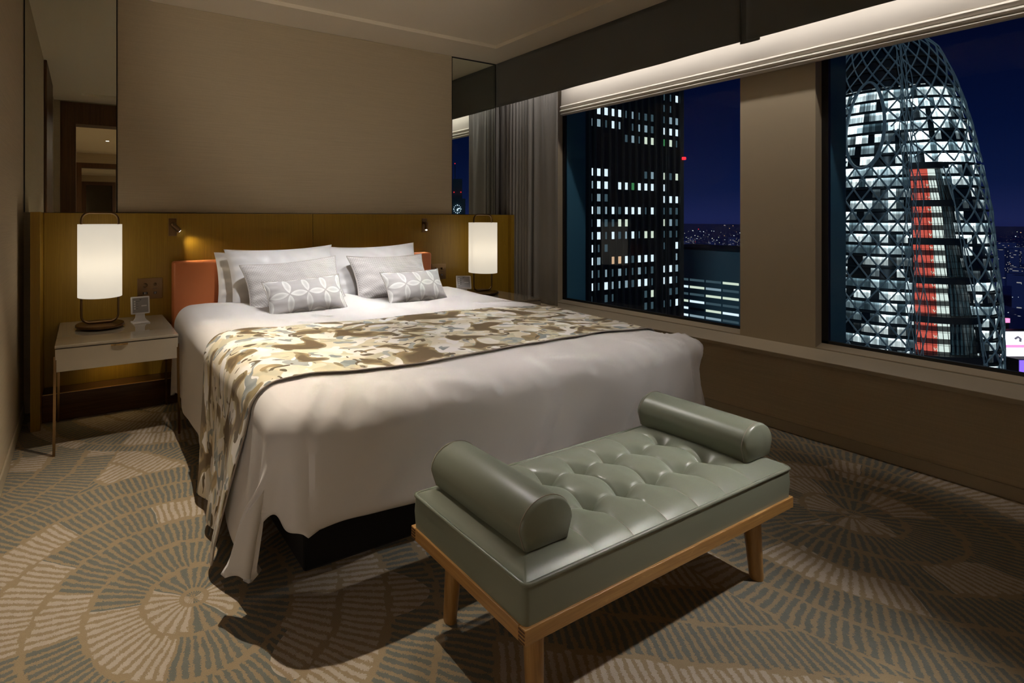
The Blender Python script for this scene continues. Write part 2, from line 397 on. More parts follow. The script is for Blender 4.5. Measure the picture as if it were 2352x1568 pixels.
# ceiling with shallow tray
tx0, tx1, ty0, ty1 = -.02, 3.165, .51, 3.425
bm = nb()
for a in ((-.45, 4.2, ty1, 4.4), (-.45, 4.2, .0, ty0), (-.45, tx0, ty0, ty1), (tx1, 4.2, ty0, ty1)): bx(bm, *a, ZC, ZC + .14)
bx(bm, tx0, tx1, ty0, ty1, ZC + .028, ZC + .14)
bx(bm, -.45, 4.2, -14.3, .0, ZC, ZC + .14)
struct('ceiling', bm, 'ceiling_paint', 'plain ceiling with shallow recessed tray')
struct('wall_left', box(-.45, -.326, -14.2, 4.3, 0, ZC), 'wallpaper_y', 'left wall in woven beige paper')
struct('baseboard_left', box(-.326, -.316, .14, 3.72, 0, .07, bev=.002), 'cream_paint')
bm = nb(); bx(bm, -.45, 3.48, 3.785, 4.0, 0, ZC); bx(bm, .198, 2.951, 3.765, 3.785, 1.24, ZC, bev=.004)
struct('wall_back', bm, 'wallpaper_x', 'back wall in horizontally woven beige paper')
bm = nb(); bx(bm, 3.48, 4.2, 4.25, 4.4, 0, ZC); struct('wall_back_pocket', bm, 'cream_paint')
# window wall
bm = nb()
bx(bm, 3.516, 3.90, -.4, 4.25, 0, .412)
struct('wall_right', bm, 'dado_paper', 'low wall under the windows in dark woven paper')
bm = nb()
bx(bm, 3.81, 4.15, 1.451, 1.847, .437, ZC); bx(bm, 3.81, 4.15, 3.342, 4.25, .437, ZC); bx(bm, 3.81, 4.15, -.4, 4.25, 2.45, ZC)
bx(bm, 3.81, 4.15, -.5, -.35, .437, 2.45)
struct('wall_right_upper', bm, 'cream_paint', 'cream pier between the two windows')
struct('wall_right_outer', box(3.92, 4.15, 1.43, 1.86, -.2, 3.0), 'outer_wall')
bm = nb(); bx(bm, 3.905, 4.15, 3.304, 4.4, -.2, 3.0); bx(bm, 3.91, 4.15, -.8, 4.4, -.6, .40)
struct('wall_right_outer_side', bm, 'outer_wall')
struct('baseboard_right', box(3.503, 3.516, -.3, 3.72, 0, .059, bev=.002), 'cream_paint')
bm = nb(); bx(bm, 3.495, 3.812, -.4, 4.25, .412, .437, bev=.003)
struct('trim_1', bm, 'cream_paint', 'long cream window sill')
def window(n, y0, y1):
    w = bpy.data.objects.new('window_%d' % n, None); C.objects.link(w); w['kind'] = 'structure'; w.location = (3.887, (y0 + y1) / 2, .46)
    L = Vector(w.location); bm = nb()
    def B(bm, a, b, c, d, e, f, **k): bx(bm, a - L.x, b - L.x, c - L.y, d - L.y, e - L.z, f - L.z, **k)
    t = .016
    B(bm, 3.887, 3.915, y0, y1, .455, .462 + t); B(bm, 3.887, 3.915, y0, y1, 2.43, 2.46)
    B(bm, 3.887, 3.915, y0, y0 + t, .46, 2.46); B(bm, 3.887, 3.915, y1 - t * 2, y1, .46, 2.46)
    ob('window_frame', bm, 'window_black', w)
    bm = nb(); prism(bm, [(3.812 - L.x, .437 - L.z), (3.887 - L.x, .437 - L.z), (3.887 - L.x, .4615 - L.z), (3.815 - L.x, .4435 - L.z), (3.812 - L.x, .4435 - L.z)], 'y', y0 - L.y, y1 - L.y)
    ob('window_board', bm, 'cream_paint', w)
    bm = nb(); B(bm, 3.898, 3.902, y0 + t, y1 - t * 2, .475, 2.44); ob('pane', bm, 'pane_glass', w)
window(1, 1.847, 3.342); window(2, -.35, 1.451)
# doorway behind the camera and the enfilade it opens on, seen in the mirror
def doorwall(name, y0, y1, x0, x1, zt, cw, ct):
    bm = nb(); bx(bm, -.33, x0 - cw, y0, y1, 0, ZC); bx(bm, x1 + cw, 3.9, y0, y1, 0, ZC); bx(bm, x0 - cw, x1 + cw, y0, y1, zt + ct, ZC)
    return bm
def casing(y0, y1, x0, x1, zt, cw, ct):
    bm = nb(); bx(bm, x0 - cw, x0, y0, y1, 0, zt + ct); bx(bm, x1, x1 + cw, y0, y1, 0, zt + ct); bx(bm, x0, x1, y0, y1, zt, zt + ct); return bm
struct('wall_front', doorwall('', -.10, .12, -.086, .98, 2.39, .17, .268), 'wallpaper_x')
struct('door_1', casing(-.12, .136, -.086, .98, 2.39, .17, .268), 'dark_casing', 'dark wooden door casing')
struct('wall_front_second', doorwall('', -5.75, -5.6, -.04, .66, 2.34, .11, .11), 'wallpaper_x')
struct('door_2', casing(-5.77, -5.58, -.04, .66, 2.34, .11, .11), 'dark_casing')
struct('wall_front_third', doorwall('', -12.5, -12.35, .08, .88, 2.34, .14, .12), 'wallpaper_x')
struct('door_3', casing(-12.52, -12.33, .08, .88, 2.34, .14, .12), 'dark_casing')
struct('wall_front_end', box(-.33, 4, -14.4, -14.2, 0, ZC), 'cream_paint')
struct('wall_right_suite', box(3.9, 4.0, -14.3, -.5, 0, ZC), 'wallpaper_y')
bm = nb()
for i in range(11): bx(bm, -.326, -.30, .90 + i * .096, .90 + i * .096 + .086, 0, ZC - .002, bev=.008)
struct('trim_2', bm, 'dark_casing', 'full height fluted dark wood on the left wall')
for i, (lx, ly) in enumerate(((.42, -1.6), (.40, -3.4), (.45, -8.2))):
    t = thing('downlight', ['small recessed downlight nearest beyond the doorway, seen in the left mirror', 'second recessed downlight beyond the doorway, seen in the left mirror', 'farthest recessed downlight, in the second room seen in the left mirror'][i], 'downlight', (lx, ly, ZC), 0, 'ceiling downlights seen in the mirror')
    ob('trim_ring', lathe(nb(), [(.028, -.002), (.045, -.003), (.046, 0)], 24, cap0=False, cap1=False), 'white_plastic', t, True)
    ob('lens', lathe(nb(), [(.028, -.0015), (.001, -.0015)], 24), 'spot_lens', t)

# ------------------------------------------------------------------ mirrors
def mirror(label, x0, x1, edge_left, edge_right):
    t = thing('wall_mirror', label, 'mirror', ((x0 + x1) / 2, 3.771, 1.24), 0, None); cx = (x0 + x1) / 2
    e = .006
    ob('mirror_glass', box(x0 - cx + e, x1 - cx - e, 0, .006, 0, ZC - 1.24 - .012), 'mirror_glass', t)
    bm = nb(); bx(bm, x0 - cx, x0 - cx + e, -.003, .012, 0, ZC - 1.24 - .002); bx(bm, x1 - cx - e, x1 - cx, -.003, .012, 0, ZC - 1.24 - .002)
    bx(bm, x0 - cx + e, x1 - cx - e, -.003, .012, ZC - 1.24 - .012, ZC - 1.24 - .002); ob('mirror_frame', bm, 'mirror_edge', t)
mirror('tall narrow mirror reflecting the doorway, above left nightstand', -.324, .197, 1, 0)
mirror('tall narrow mirror reflecting the curtain and window, above right nightstand', 2.952, 3.479, 0, 1)

# ------------------------------------------------------------------ oak wall panel behind the bed
t = thing('wall_panel', 'long low oak veneer panel along the back wall behind bed and nightstands', 'wall panel', (1.568, 3.715, 0))
X0 = 1.568; Y0 = 3.715
bm = nb(); bx(bm, -.216 - X0, 1.5665 - X0, 0, .045, .16, 1.236, bev=.0015); bx(bm, 1.5695 - X0, 3.585 - X0, 0, .045, .16, 1.236, bev=.0015)
ob('panel_board', bm, 'oak_panel', t)
ob('end_fin', box(-.266 - X0, -.217 - X0, 3.435 - Y0, .05, 0, 1.238, bev=.002), 'oak_panel', t)
ob('end_fin', box(3.586 - X0, 3.632 - X0, -.035, .05, 0, 1.236, bev=.002), 'oak_panel', t)
ob('plinth', box(-.216 - X0, 3.585 - X0, 3.557 - Y0, .04, 0, .16, bev=.002), 'dark_plinth', t)
ob('plinth_strip', box(-.216 - X0, 3.585 - X0, 3.5545 - Y0, 3.565 - Y0, .1605, .1645, bev=.001), 'brass', t)

# ------------------------------------------------------------------ reading lights, switch plates
def reading_light(x, label, tgt):
    t = thing('reading_light', label, 'reading light', (x, 3.715, 1.142), 0, 'reading lights on the oak panel')
    ob('back_plate', box(-.026, .026, -.006, 0, -.06, .06, bev=.002), 'plate_brass', t)
    d = Vector(tgt) - Vector((x, 3.66, 1.142)); d.normalize(); a = Vector((0, -.034, .018))
    bm = nb(); tube(bm, [(0, -.005, .018), (0, -.034, .018)], .009, 14); lathe(bm, [(.014, .010), (.016, .012), (.016, .024), (.014, .026)], 16, (0, -.034))
    ob('swivel_joint', bm, 'plate_brass', t, True)
    b = a + d * .062; bm = nb(); tube(bm, [a - d * .012, a - d * .008, b - d * .002, b], .014, 20, rads=[.009, .0145, .0145, .0135]); ob('spot_head', bm, 'plate_brass', t, True)
    bm = nb(); tube(bm, [b, b + d * .001], .0085, 16); ob('lens', bm, 'spot_lens', t)
    wl = Vector((x, 3.715, 1.142)) + b + d * .006
    s_ = spot('reading_lamp_beam', wl, wl + d, 3.6, 80, .85, .008, (1, .82, .55))
reading_light(.535, 'small brass reading light over left side of the bed, head turned right', (.92, 3.62, .74))
reading_light(2.612, 'small brass reading light over right side of the bed, facing the camera', (2.50, 3.52, .74))
def plate(x, label):
    t = thing('control_plate', label, 'switch plate', (x, 3.715, .735), 0, 'switch plates on the oak panel')
    ob('face_plate', box(-.078, .078, -.005, 0, -.069, .069, bev=.0015), 'plate_brass', t)
    for (dx, dz, r) in ((-.03, .022, .012), (.032, .026, .008)):
        bm = nb(); tube(bm, [(dx, -.005, dz), (dx, -.011, dz), (dx, -.019, dz), (dx, -.020, dz)], r, 20, rads=[r * 1.25, r * 1.2, r, r * .8]); ob('knob', bm, 'plate_brass', t, True)
    for (dx, w) in ((-.03, .015), (.032, .009)):
        ob('socket', box(dx - w, dx + w, -.0065, -.004, -.038, -.022), 'black_plastic', t)
        bm = nb(); bx(bm, dx - w * .35, dx - w * .2, -.008, -.006, -.036, -.024); bx(bm, dx + w * .2, dx + w * .35, -.008, -.006, -.036, -.024); ob('socket_contact', bm, 'white_plastic', t)
    ob('engraving', box(-.044, -.016, -.0056, -.004, -.002, .0005), 'screen_ink', t); ob('engraving', box(.018, .046, -.0056, -.004, -.002, .0005), 'screen_ink', t)
plate(.392, 'square brass switch and socket plate above left nightstand'); plate(2.765, 'square brass switch and socket plate above right nightstand')

# ------------------------------------------------------------------ nightstands
def nightstand(x0, x1, label, glow):
    cx, cy = (x0 + x1) / 2, 3.37
    t = thing('nightstand', label, 'nightstand', (cx, cy, 0), 0, 'nightstands beside the bed')
    hx = (x1 - x0) / 2
    ob('table_top', box(-hx, hx, 3.04 - cy, 3.714 - cy, .541, .555, bev=.002), 'lacquer', t)
    ob('case', box(-hx + .006, hx - .006, 3.064 - cy, 3.56 - cy, .420, .541, bev=.001), 'lacquer', t)
    dr = ob('drawer', box(-hx + .002, hx - .002, 3.043 - cy, 3.062 - cy, .420, .536, bev=.0015), 'lacquer', t)
    bm = nb(); V = []
    n = 14
    poly = [(-.042, 0)] + [(-.042 * math.cos(PI * i / n), -.013 * math.sin(PI * i / n)) for i in range(1, n)] + [(.042, 0)]
    prism(bm, [(a, b + 3.044 - cy) for a, b in poly], 'z', .528, .5345); ob('drawer_pull', bm, 'brass', dr)
    for sx in (-1, 1):
        for (yy, yt) in ((3.036, 3.05), (3.548, 3.54)):
            bm = nb(); w = .0065
            A = [(sx * (hx + .003), yy - cy, 0), (sx * (hx - .002), yt - cy, .52)]
            vs0 = [bm.verts.new((A[0][0] + a * w, A[0][1] + b * w, 0)) for a, b in ((-1, -1), (1, -1), (1, 1), (-1, 1))]
            vs1 = [bm.verts.new((A[1][0] + a * w, A[1][1] + b * w, .50)) for a, b in ((-1, -1), (1, -1), (1, 1), (-1, 1))]
            for i in range(4): bm.faces.new((vs0[i], vs0[(i + 1) % 4], vs1[(i + 1) % 4], vs1[i]))
            bm.faces.new(vs0[::-1]); bm.faces.new(vs1); ob('leg', bm, 'steel_bronze', t)
    return t
nightstand(-.13, .47, 'beige lacquered nightstand with one drawer, left of the bed, legs showing', 1)
nightstand(2.69, 3.29, 'beige lacquered nightstand right of the bed, mostly hidden by the duvet', 0)
spot('night_light_left', (.17, 3.60, .41), (.17, 3.66, .12), 1.1, 120, .9, .02, (1, .74, .34))

# ------------------------------------------------------------------ table lamps
def lamp(x, y, label):
    t = thing('table_lamp', label, 'table lamp', (x, y, .555), 0, 'cylinder table lamps')
    ob('lamp_base', lathe(nb(), [(.10, 0), (.104, .001), (.106, .006), (.128, .008), (.132, .011), (.132, .020), (.128, .024)], 64), 'bronze', t, True)
    pts = []; w, z0, z1, r = .099, .030, .680, .045
    for (cxx, cz, a0) in ((w - r, z1 - r, 0), (-w + r, z1 - r, 90), (-w + r, z0 + r, 180), (w - r, z0 + r, 270)):
        for k in range(9): a = R(a0 + k * 11.25); pts.append((cxx + r * math.cos(a), 0, cz + r * math.sin(a)))
    ob('loop_handle', tube(nb(), pts, .0065, 12, True), 'bronze', t, True)
    bm = nb(); lathe(bm, [(.120, .184), (.120, .612)], 72, cap0=False, cap1=False)
    o = ob('lamp_shade', bm, 'lamp_linen', t, True); sd = o.modifiers.new('thickness', 'SOLIDIFY'); sd.thickness = .0015
    for zd in (.187, .608): ob('diffuser', lathe(nb(), [(.118, zd), (.001, zd)], 48, cap0=False), 'lamp_linen', t)
    ob('bulb', lathe(nb(), [(.004, .36), (.02, .37), (.026, .40), (.02, .43), (.004, .44)], 16), 'lamp_linen', t, True)
    p = point('bulb_light', (x, y, .555 + .36), 0.33, .05, (1, .96, .90))
lamp(.087, 3.45, 'lit white cylinder lamp with bronze loop, on the left nightstand')
lamp(3.036, 3.45, 'lit white cylinder lamp with bronze loop, on the right nightstand')

# ------------------------------------------------------------------ bedside control tablets
def tablet(x, y, rz, tilt, label, sc=1.0):
    t = thing('control_tablet', label, 'control panel', (x, y, .555), rz, 'bedside control tablets'); t.scale = (sc, sc, sc)
    bm = nb(); bx(bm, -.038, .038, -.045, .03, 0, .004, bev=.001); prism(bm, [(-.034, .004), (.034, .004), (.022, .022), (.020, .05), (-.020, .05), (-.022, .022)], 'y', -.004, .004)
    ob('stand', bm, 'white_plastic', t)
    f = ob('casing', box(-.043, .043, -.006, .006, -.042, .042, bev=.004, seg=3), 'white_plastic', t, True); f.location = (0, -.003, .083); f.rotation_euler = (R(-tilt), 0, 0)
    ob('screen', box(-.036, .036, -.0072, -.006, -.035, .035), 'grey_screen', f)
    bm = nb()
    for i in range(4): bx(bm, -.030, -.023, -.0082, -.0070, .016 - i * .0115, .022 - i * .0115)
    ob('button_column', bm, 'screen_mark', f); ob('slider_mark', box(.004, .028, -.0082, -.0070, -.006, -.001), 'screen_mark', f)
    bm = nb()
    for i, w in enumerate((.018, .009, .011, .009)): bx(bm, -.021, -.021 + w, -.0080, -.0070, .018 - i * .0115, .0196 - i * .0115)
    ob('printed_lines', bm, 'screen_ink', f); bm = nb()
    prism(bm, [(-.005, .030), (-.003, .030), (0, .026), (.003, .030), (.005, .030), (.001, .0235), (-.001, .0235)], 'y', -.0080, -.0070)
    ob('printed_emblem', bm, 'screen_ink', f)
tablet(.312, 3.50, R(6), 8, 'small white control tablet on a stand, upright on left nightstand', 1.28)
tablet(2.785, 3.40, R(-34), 34, 'small white control tablet leaning back, on the right nightstand', 1.42)

# ------------------------------------------------------------------ curtain, pelmet, blind
YC0, YC1 = 3.185, 4.12
def curt(u, v):
    y = YC0 + (YC1 - YC0) * u; z = 2.50 - (2.50 - .44) * v
    fold = sm(.23, .30, u); k = u * 19 + .7 * math.sin(u * 13) + .10 * v * math.sin(u * 35)
    w_ = math.sin(2 * PI * k); w_ = math.copysign(abs(w_) ** .7, w_)
    amp = .044 * fold * (.7 + .3 * math.sin(u * 23 + 1)) * (.75 + .25 * v)
    x = 3.655 + amp * w_ + (1 - fold) * (.012 * math.sin(u * 30 + v * 1.2 + .6) + .010 * math.sin(u * 60 + 3 * v) * sm(.5, 0, v))
    y += .010 * fold * math.cos(2 * PI * k)
    if v < .2: x += .006 * math.sin(u * 260) * (1 - v / .2)
    x -= .025 * sm(.0, .05, .05 - u)
    return Vector((x, y, z))
bm = nb(); grid(bm, 420, 40, curt); o = ob('curtain', bm, 'curtain_fabric', None, True); o.modifiers.new('thickness', 'SOLIDIFY').thickness = .003
tag(o, 'gathered grey blackout curtain hanging in the window corner', 'curtain')
def pelmet(y0, y1, dz, label, xoff=0):
    n = max(8, int((y1 - y0) / .03)); bm = nb()
    def f(u, v):
        y = y0 + (y1 - y0) * u; z = (ZC - .003) + (2.262 - dz - ZC) * v
        w = noise.noise(Vector((y * 2.1, v * .8, dz * 90))) * .010 * v
        return Vector((3.483 + xoff + w + .005 * v * (1 if abs(u - .5) < .49 else 0), y, z + .003 * noise.noise(Vector((y * 3, 7, 1))) * v))
    grid(bm, n, 10, f); o = ob('window_pelmet', bm, 'pelmet_fabric', None, True); md = o.modifiers.new('thickness', 'SOLIDIFY'); md.thickness = .012; md.offset = 0
    tag(o, label, 'pelmet', 'fabric pelmets above the windows')
pelmet(1.69, 3.765, 0, 'dark charcoal fabric pelmet section running to the back wall')
pelmet(-.35, 1.66, -.004, 'dark charcoal fabric pelmet section nearest the camera, above the right window', .012)
pelmet(1.60, 1.70, .008, 'narrow overlapping fold of charcoal fabric joining the two pelmet sections', .022)
# roman blind: profile swept along y
prof = [(3.755, 2.62), (3.752, 2.45), (3.748, 2.30), (3.744, 2.205), (3.748, 2.198), (3.742, 2.196), (3.732, 2.190), (3.728, 2.183), (3.731, 2.176), (3.742, 2.168), (3.746, 2.162), (3.738, 2.158), (3.729, 2.153), (3.727, 2.147), (3.731, 2.141), (3.744, 2.136), (3.748, 2.132), (3.738, 2.130), (3.735, 2.124), (3.738, 2.118), (3.748, 2.113), (3.775, 2.113), (3.79, 2.14), (3.79, 2.62)]
bm = nb(); ny = 90; rows = []
for i in range(ny + 1):
    y = -.33 + (3.235 + .33) * i / ny; row = []
    for j, (px_, pz_) in enumerate(prof):
        k = 1 if 4 <= j <= 19 else (.0 if j > 19 else .5)
        dz = .0016 * noise.noise(Vector((y * 9, j * .3, 0))) * k; dx = .003 * noise.noise(Vector((y * 3.2, j * .15, 5))) * k
        row.append(bm.verts.new((px_ + dx, y, pz_ + dz)))
    rows.append(row)
for A, B in zip(rows, rows[1:]):
    for j in range(len(prof) - 1): bm.faces.new((A[j], A[j + 1], B[j + 1], B[j]))
bm.faces.new(rows[0]); bm.faces.new(rows[-1][::-1])
o = ob('roman_blind', bm, 'blind_fabric', None, True); tag(o, 'white fabric roman blind pulled up, folded along the top of both windows', 'blind')

# ------------------------------------------------------------------ bed
bed = thing('bed', 'wide double bed with tan leather headboard and black divan base', 'bed', (1.568, 2.5, 0))
BX, BY = 1.568, 2.5
def local(bm):
    bmesh.ops.translate(bm, verts=bm.verts, vec=(-BX, -BY, 0)); return bm
ob('divan_base', local(box(.66, 2.50, 1.64, 3.60, 0, .30, bev=.01)), 'divan_fabric', bed)
ob('mattress', local(box(.565, 2.585, 1.575, 3.60, .302, .612, bev=.045, seg=5)), 'pillow_cotton', bed, True)
bm = nb(); bx(bm, .526, 2.612, 3.60, 3.71, .20, .914, bev=.018, seg=4); bmesh.ops.translate(bm, verts=bm.verts, vec=(-BX, -BY, 0))
ob('headboard', bm, 'tan_leather', bed, True)

ex0, ex1, ey0 = .605, 2.575, 1.565; RR = .105
def m1(s_, fl):
    if s_ <= 0: return 0, 0
    q = PI / 2 * RR
    if s_ < q: return RR * math.sin(s_ / RR), RR * (1 - math.cos(s_ / RR))
    return RR + fl * (s_ - q), RR + (s_ - q)
def nz(x, y, z=0.): return noise.noise(Vector((x, y, z)))
def ztop(x, y):
    z = .640 + .010 * nz(x * 2.3, y * 2.3, 1.3) + .004 * nz(x * 6, y * 6, 4)
    z -= .022 * (1 - sm(1.5, 1.95, y))
    z += .018 * sm(2.95, 3.2, y) * (1 - .6 * sm(.9, 1.2, x) * (1 - sm(2.1, 2.4, x)))
    z += .010 * math.exp(-((x - .72) / .12) ** 2) + .028 * math.exp(-((x - 1.60) / .10) ** 2) * sm(2.75, 3.05, y) + .006 * nz(x * 4, y * 5, 11) * sm(2.5, 2.8, y)
    return z
def drape(a, b, off=0.0):
    """a: cloth x, b: cloth y -> position over the bed with hanging sides"""
    sl_, sr_, sf = ex0 - a, a - ex1, ey0 - b
    x = min(max(a, ex0), ex1); y = max(b, ey0); z = ztop(x, y)
    fl_l = .03 + .11 * (1 - sm(1.7, 2.9, b))
    if sf > 0 and (sl_ > 0 or sr_ > 0):
        left = sl_ > 0; sx = sl_ if left else sr_
        rho = math.hypot(sx, sf); phi = math.degrees(math.atan2(sf, sx))
        if left: rho *= 1 - (.19 * math.sin(math.radians(2 * phi)) + .15 * math.exp(-((phi - 48) / 9) ** 2) + .07 * math.exp(-((phi - 37) / 6) ** 2)) * sm(.1, .5, rho)
        o_, dr = m1(rho, .02)
        hang = sm(.08, .35, dr)
        if left:
            psi = phi if hang == 0 else phi + hang * (-19 * math.exp(-((phi - 42) / 22) ** 2) * 1.0)
            o_ += hang * (.085 * math.exp(-((phi - 34) / 17) ** 2) - .065 * math.exp(-((phi - 51) / 11) ** 2)) * (dr / .5)
            o_ += fl_l * max(0, dr - RR) * (1 - phi / 90.)
            yo = hang * .10 * math.exp(-((phi - 34) / 20) ** 2) * (dr / .55)
        else:
            psi = phi; o_ += hang * (.05 * math.exp(-((phi - 45) / 22) ** 2)) * (dr / .5) + .010 * math.sin(phi / 90 * PI * 6) * sm(.03, .12, dr); yo = 0
            o_ += .055 * math.exp(-((dr - .05) / .06) ** 2) * math.sin(math.radians(phi * 2)) + .012 * sm(.05, .2, dr); z += .016 * math.exp(-((dr - .03) / .05) ** 2) * math.sin(math.radians(phi * 2))
        c_, s_ = math.cos(R(psi)), math.sin(R(psi))
        P = Vector((x + (-c_ if left else c_) * (o_ + off), y - s_ * (o_ + off) + yo, z - dr))
    elif sl_ > 0:
        o_, dr = m1(sl_, fl_l); h = sm(.1, .4, dr)
        o_ += h * (.012 * nz(b * 5, dr * 1.5, 2) + .010 * math.sin(b * 11 + 2 * dr))
        up = off * (1 - min(1, o_ / RR)) ; P = Vector((x - o_ - off * min(1, o_ / RR * 1.2), b, z - dr + up))
    elif sr_ > 0:
        o_, dr = m1(sr_, .02); up = off * (1 - min(1, o_ / RR)); P = Vector((x + o_ + .006 * nz(b * 5, dr * 2, 9) + off * min(1, o_ / RR), b, z - dr + up))
    elif sf > 0:
        o_, dr = m1(sf, -.02)
        o_ += .016 * sm(.02, .15, dr) * nz(a * 3.1, dr * 2.2, 6) + .009 * sm(.02, .15, dr) * nz(a * 7 + dr * 4, dr * 3, 16) + .012 * math.sin(min(1, dr / .45) * PI)
        P = Vector((a, y - o_ - off, z - dr))
        P.z += .012 * nz(a * 6, dr * 6, 3) * sm(.0, .05, dr) * (1 - sm(.17, .27, dr)) + .006 * nz(a * 15, dr * 9, 8) * sm(.0, .04, dr) * (1 - sm(.10, .18, dr))
    else:
        P = Vector((a, b, z + off))
    return P
# creases near the foot corners
CRE = [((.72, 1.61), (.60, 1.47), .007, .026), ((.80, 1.58), (.70, 1.45), .005, .026), ((.95, 1.56), (.88, 1.46), .004, .03), ((2.30, 1.60), (2.36, 1.50), .008, .02), ((2.44, 1.62), (2.56, 1.48), .008, .014), ((2.50, 1.66), (2.62, 1.54), .008, .012), ((2.42, 1.56), (2.50, 1.44), .007, .012), ((1.15, 1.52), (1.35, 1.47), .006, .03), ((1.7, 1.54), (2.0, 1.47), .006, .03)]
def segd(p, a, b):
    a, b, p = Vector(a), Vector(b), Vector(p); t_ = max(0, min(1, (p - a).dot(b - a) / (b - a).length_squared)); return (p - a - (b - a) * t_).length
LX, LRt, LF = .60, .57, .455; YE = 3.40
nu, nv = 190, 170
def duv(u, v):
    a = (ex0 - LX) + (ex1 + LRt - ex0 + LX) * u; b = (ey0 - LF) + (YE - ey0 + LF) * v
    P = drape(a, b)
    if b < 1.75:
        for (p0, p1, am, w) in CRE:
            dd = segd((a, b), p0, p1)
            if dd < w * 4: P.z += am * (math.exp(-(dd / w) ** 2) - .7 * math.exp(-((dd - w * 1.4) / w) ** 2))
    cut = min(u * (ex1 + LRt - ex0 + LX), (1 - u) * (ex1 + LRt - ex0 + LX), v * (YE - ey0 + LF))
    if cut < .05 and b < YE - .05 and not (a < ex0 - .02 and b < ey0 - .02):
        k = 1 - cut / .05; cc_ = Vector(((ex0 + ex1) / 2, max(b, 1.9), P.z)); dv = cc_ - P; dv.z = 0; dv.normalize(); P += dv * .030 * k * k
        P.z += .008 * k * k
    e = max(0, .04 - min((YE - b), 9)) / .04
    P.z -= .02 * e
    return P
bm = nb(); grid(bm, nu, nv, duv)
o = ob('duvet', bm, 'duvet_cotton', None, True); md = o.modifiers.new('thickness', 'SOLIDIFY'); md.thickness = .022; md.offset = -1
tag(o, 'thick white duvet spread over the bed, draping down its sides', 'duvet')
# runner
ry0, ry1 = 1.725, 2.50
def run(u, v):
    L0 = .665; a = (ex0 - L0) + (ex1 + .5 - ex0 + L0) * u
    hang = sm(ex0 - .05, ex0 - .5, a) if a < ex0 else 0
    k = max(0, min(1, (ex0 - a) / .6))
    b0 = ry0 - .03 * math.sin(a * 1.3) + .04 * k + (-.05 if a > 2.3 else 0) * sm(2.3, 2.6, a); b1 = ry1 - .24 * k - .10 * sm(2.2, 2.6, a) + .03 * math.sin(a * 2)
    b = b0 + (b1 - b0) * v
    P = drape(a, b, .006)
    P.x -= k * k * (.018 * math.sin(v * 13 + 1) + .02 * (1 - v)) ; P.z = max(P.z, .006 + .01 * math.sin(v * 9) ** 2)
    if v < .04: P.z += .004 * (1 - v / .04) * (1 - k)
    return P
bm = nb(); grid(bm, 200, 50, run, lambda u, v: (u * 3.1, v * .8))
rn = ob('bed_runner', bm, 'runner_fabric', None, True); md = rn.modifiers.new('thickness', 'SOLIDIFY'); md.thickness = .003; md.offset = 1
tag(rn, 'patterned bed runner in brown, cream and blue grey lying across the duvet', 'bed runner')
bm = nb(); tube(bm, [run(i / 160, 0) + Vector((0, -.004, .002)) for i in range(161)], .003, 8); ob('hem', bm, 'hem_fabric', rn, True)

# ------------------------------------------------------------------ pillows
def pillow_bm(w, h, t, seed, pinch=.055, nu=60, nv=40, wr=.008):
    bm = nb(); 
    def XY(u, v):
        x = w / 2 * u * (1 - pinch * (1 - v * v)); z = h / 2 * v * (1 - pinch * 1.3 * (1 - u * u)); return x, z
    def F(side):
        def f(i, j):
            u, v = i * 2 - 1, j * 2 - 1; x, z = XY(u, v)
            th = t / 2 * (max(0, (1 - abs(u) ** 2.6)) * max(0, (1 - abs(v) ** 2.2))) ** .62
            e = 1 - (1 - u * u) * (1 - v * v)
            th += wr * nz(u * 5 + seed, v * 4, seed) * (1 - max(abs(u), abs(v)) ** 8) * (1 if th > 0 else 0)
            th += .006 * math.sin(v * 17 + seed + 3 * nz(u * 2, v, seed)) * sm(.62, .9, abs(u)) * (1 - abs(u) ** 12) * wr / .008
            th *= 1 - .12 * v
            return Vector((x, side * th, z))
        return f
    uvf = lambda a, b: ((a * w), (b * h))
    grid(bm, nu, nv, F(-1), uvf); grid(bm, nu, nv, F(1), uvf)
    bmesh.ops.remove_doubles(bm, verts=bm.verts, dist=.0004)
    out = []
    n = 30
    for k in range(n): out.append((-1 + 2 * k / n, -1))
    for k in range(n): out.append((1, -1 + 2 * k / n))
    for k in range(n): out.append((1 - 2 * k / n, 1))
    for k in range(n): out.append((-1, 1 - 2 * k / n))
    return bm, [Vector((XY(a, b)[0], 0, XY(a, b)[1])) for a, b in out]
def pillow(name, label, cat, loc, w, h, t, lean, rz=0, roll=0, mat='pillow_cotton', piping=False, group=None, seed=1, pinch=.055, wr=.006):
    bm, out = pillow_bm(w, h, t, seed, pinch, wr=wr)
    o = ob(name, bm, mat, None, True); tag(o, label, cat, group)
    o.matrix_world = Matrix.Translation(loc) @ Matrix.Rotation(rz, 4, 'Z') @ Matrix.Rotation(-R(lean), 4, 'X') @ Matrix.Rotation(roll, 4, 'Y')
    if piping:
        ob('piping', tube(nb(), out, .0035, 8, True), 'cushion_piping', o, True)
    return o
g1, g2, g3 = 'white sleeping pillows', 'woven grey cushions', 'small petal pattern cushions'
pillow('pillow', 'white pillow rearmost on the left, against the leather headboard, only its edge showing', 'pillow', (1.175, 3.545, .775), .78, .40, .13, 12, 0, 0, group=g1, seed=3)
pillow('pillow', 'white pillow standing on the left, behind the left woven cushion', 'pillow', (1.235, 3.42, .790), .80, .455, .22, 22, 0, R(-1), group=g1, seed=5, pinch=.075)
pillow('pillow', 'white pillow rearmost in the middle right, only its corner showing', 'pillow', (1.93, 3.55, .775), .76, .40, .12, 12, 0, 0, group=g1, seed=8)
pillow('pillow', 'white pillow standing on the right, behind the right woven cushion', 'pillow', (1.965, 3.42, .790), .80, .455, .22, 22, 0, R(-1), group=g1, seed=9, pinch=.075)
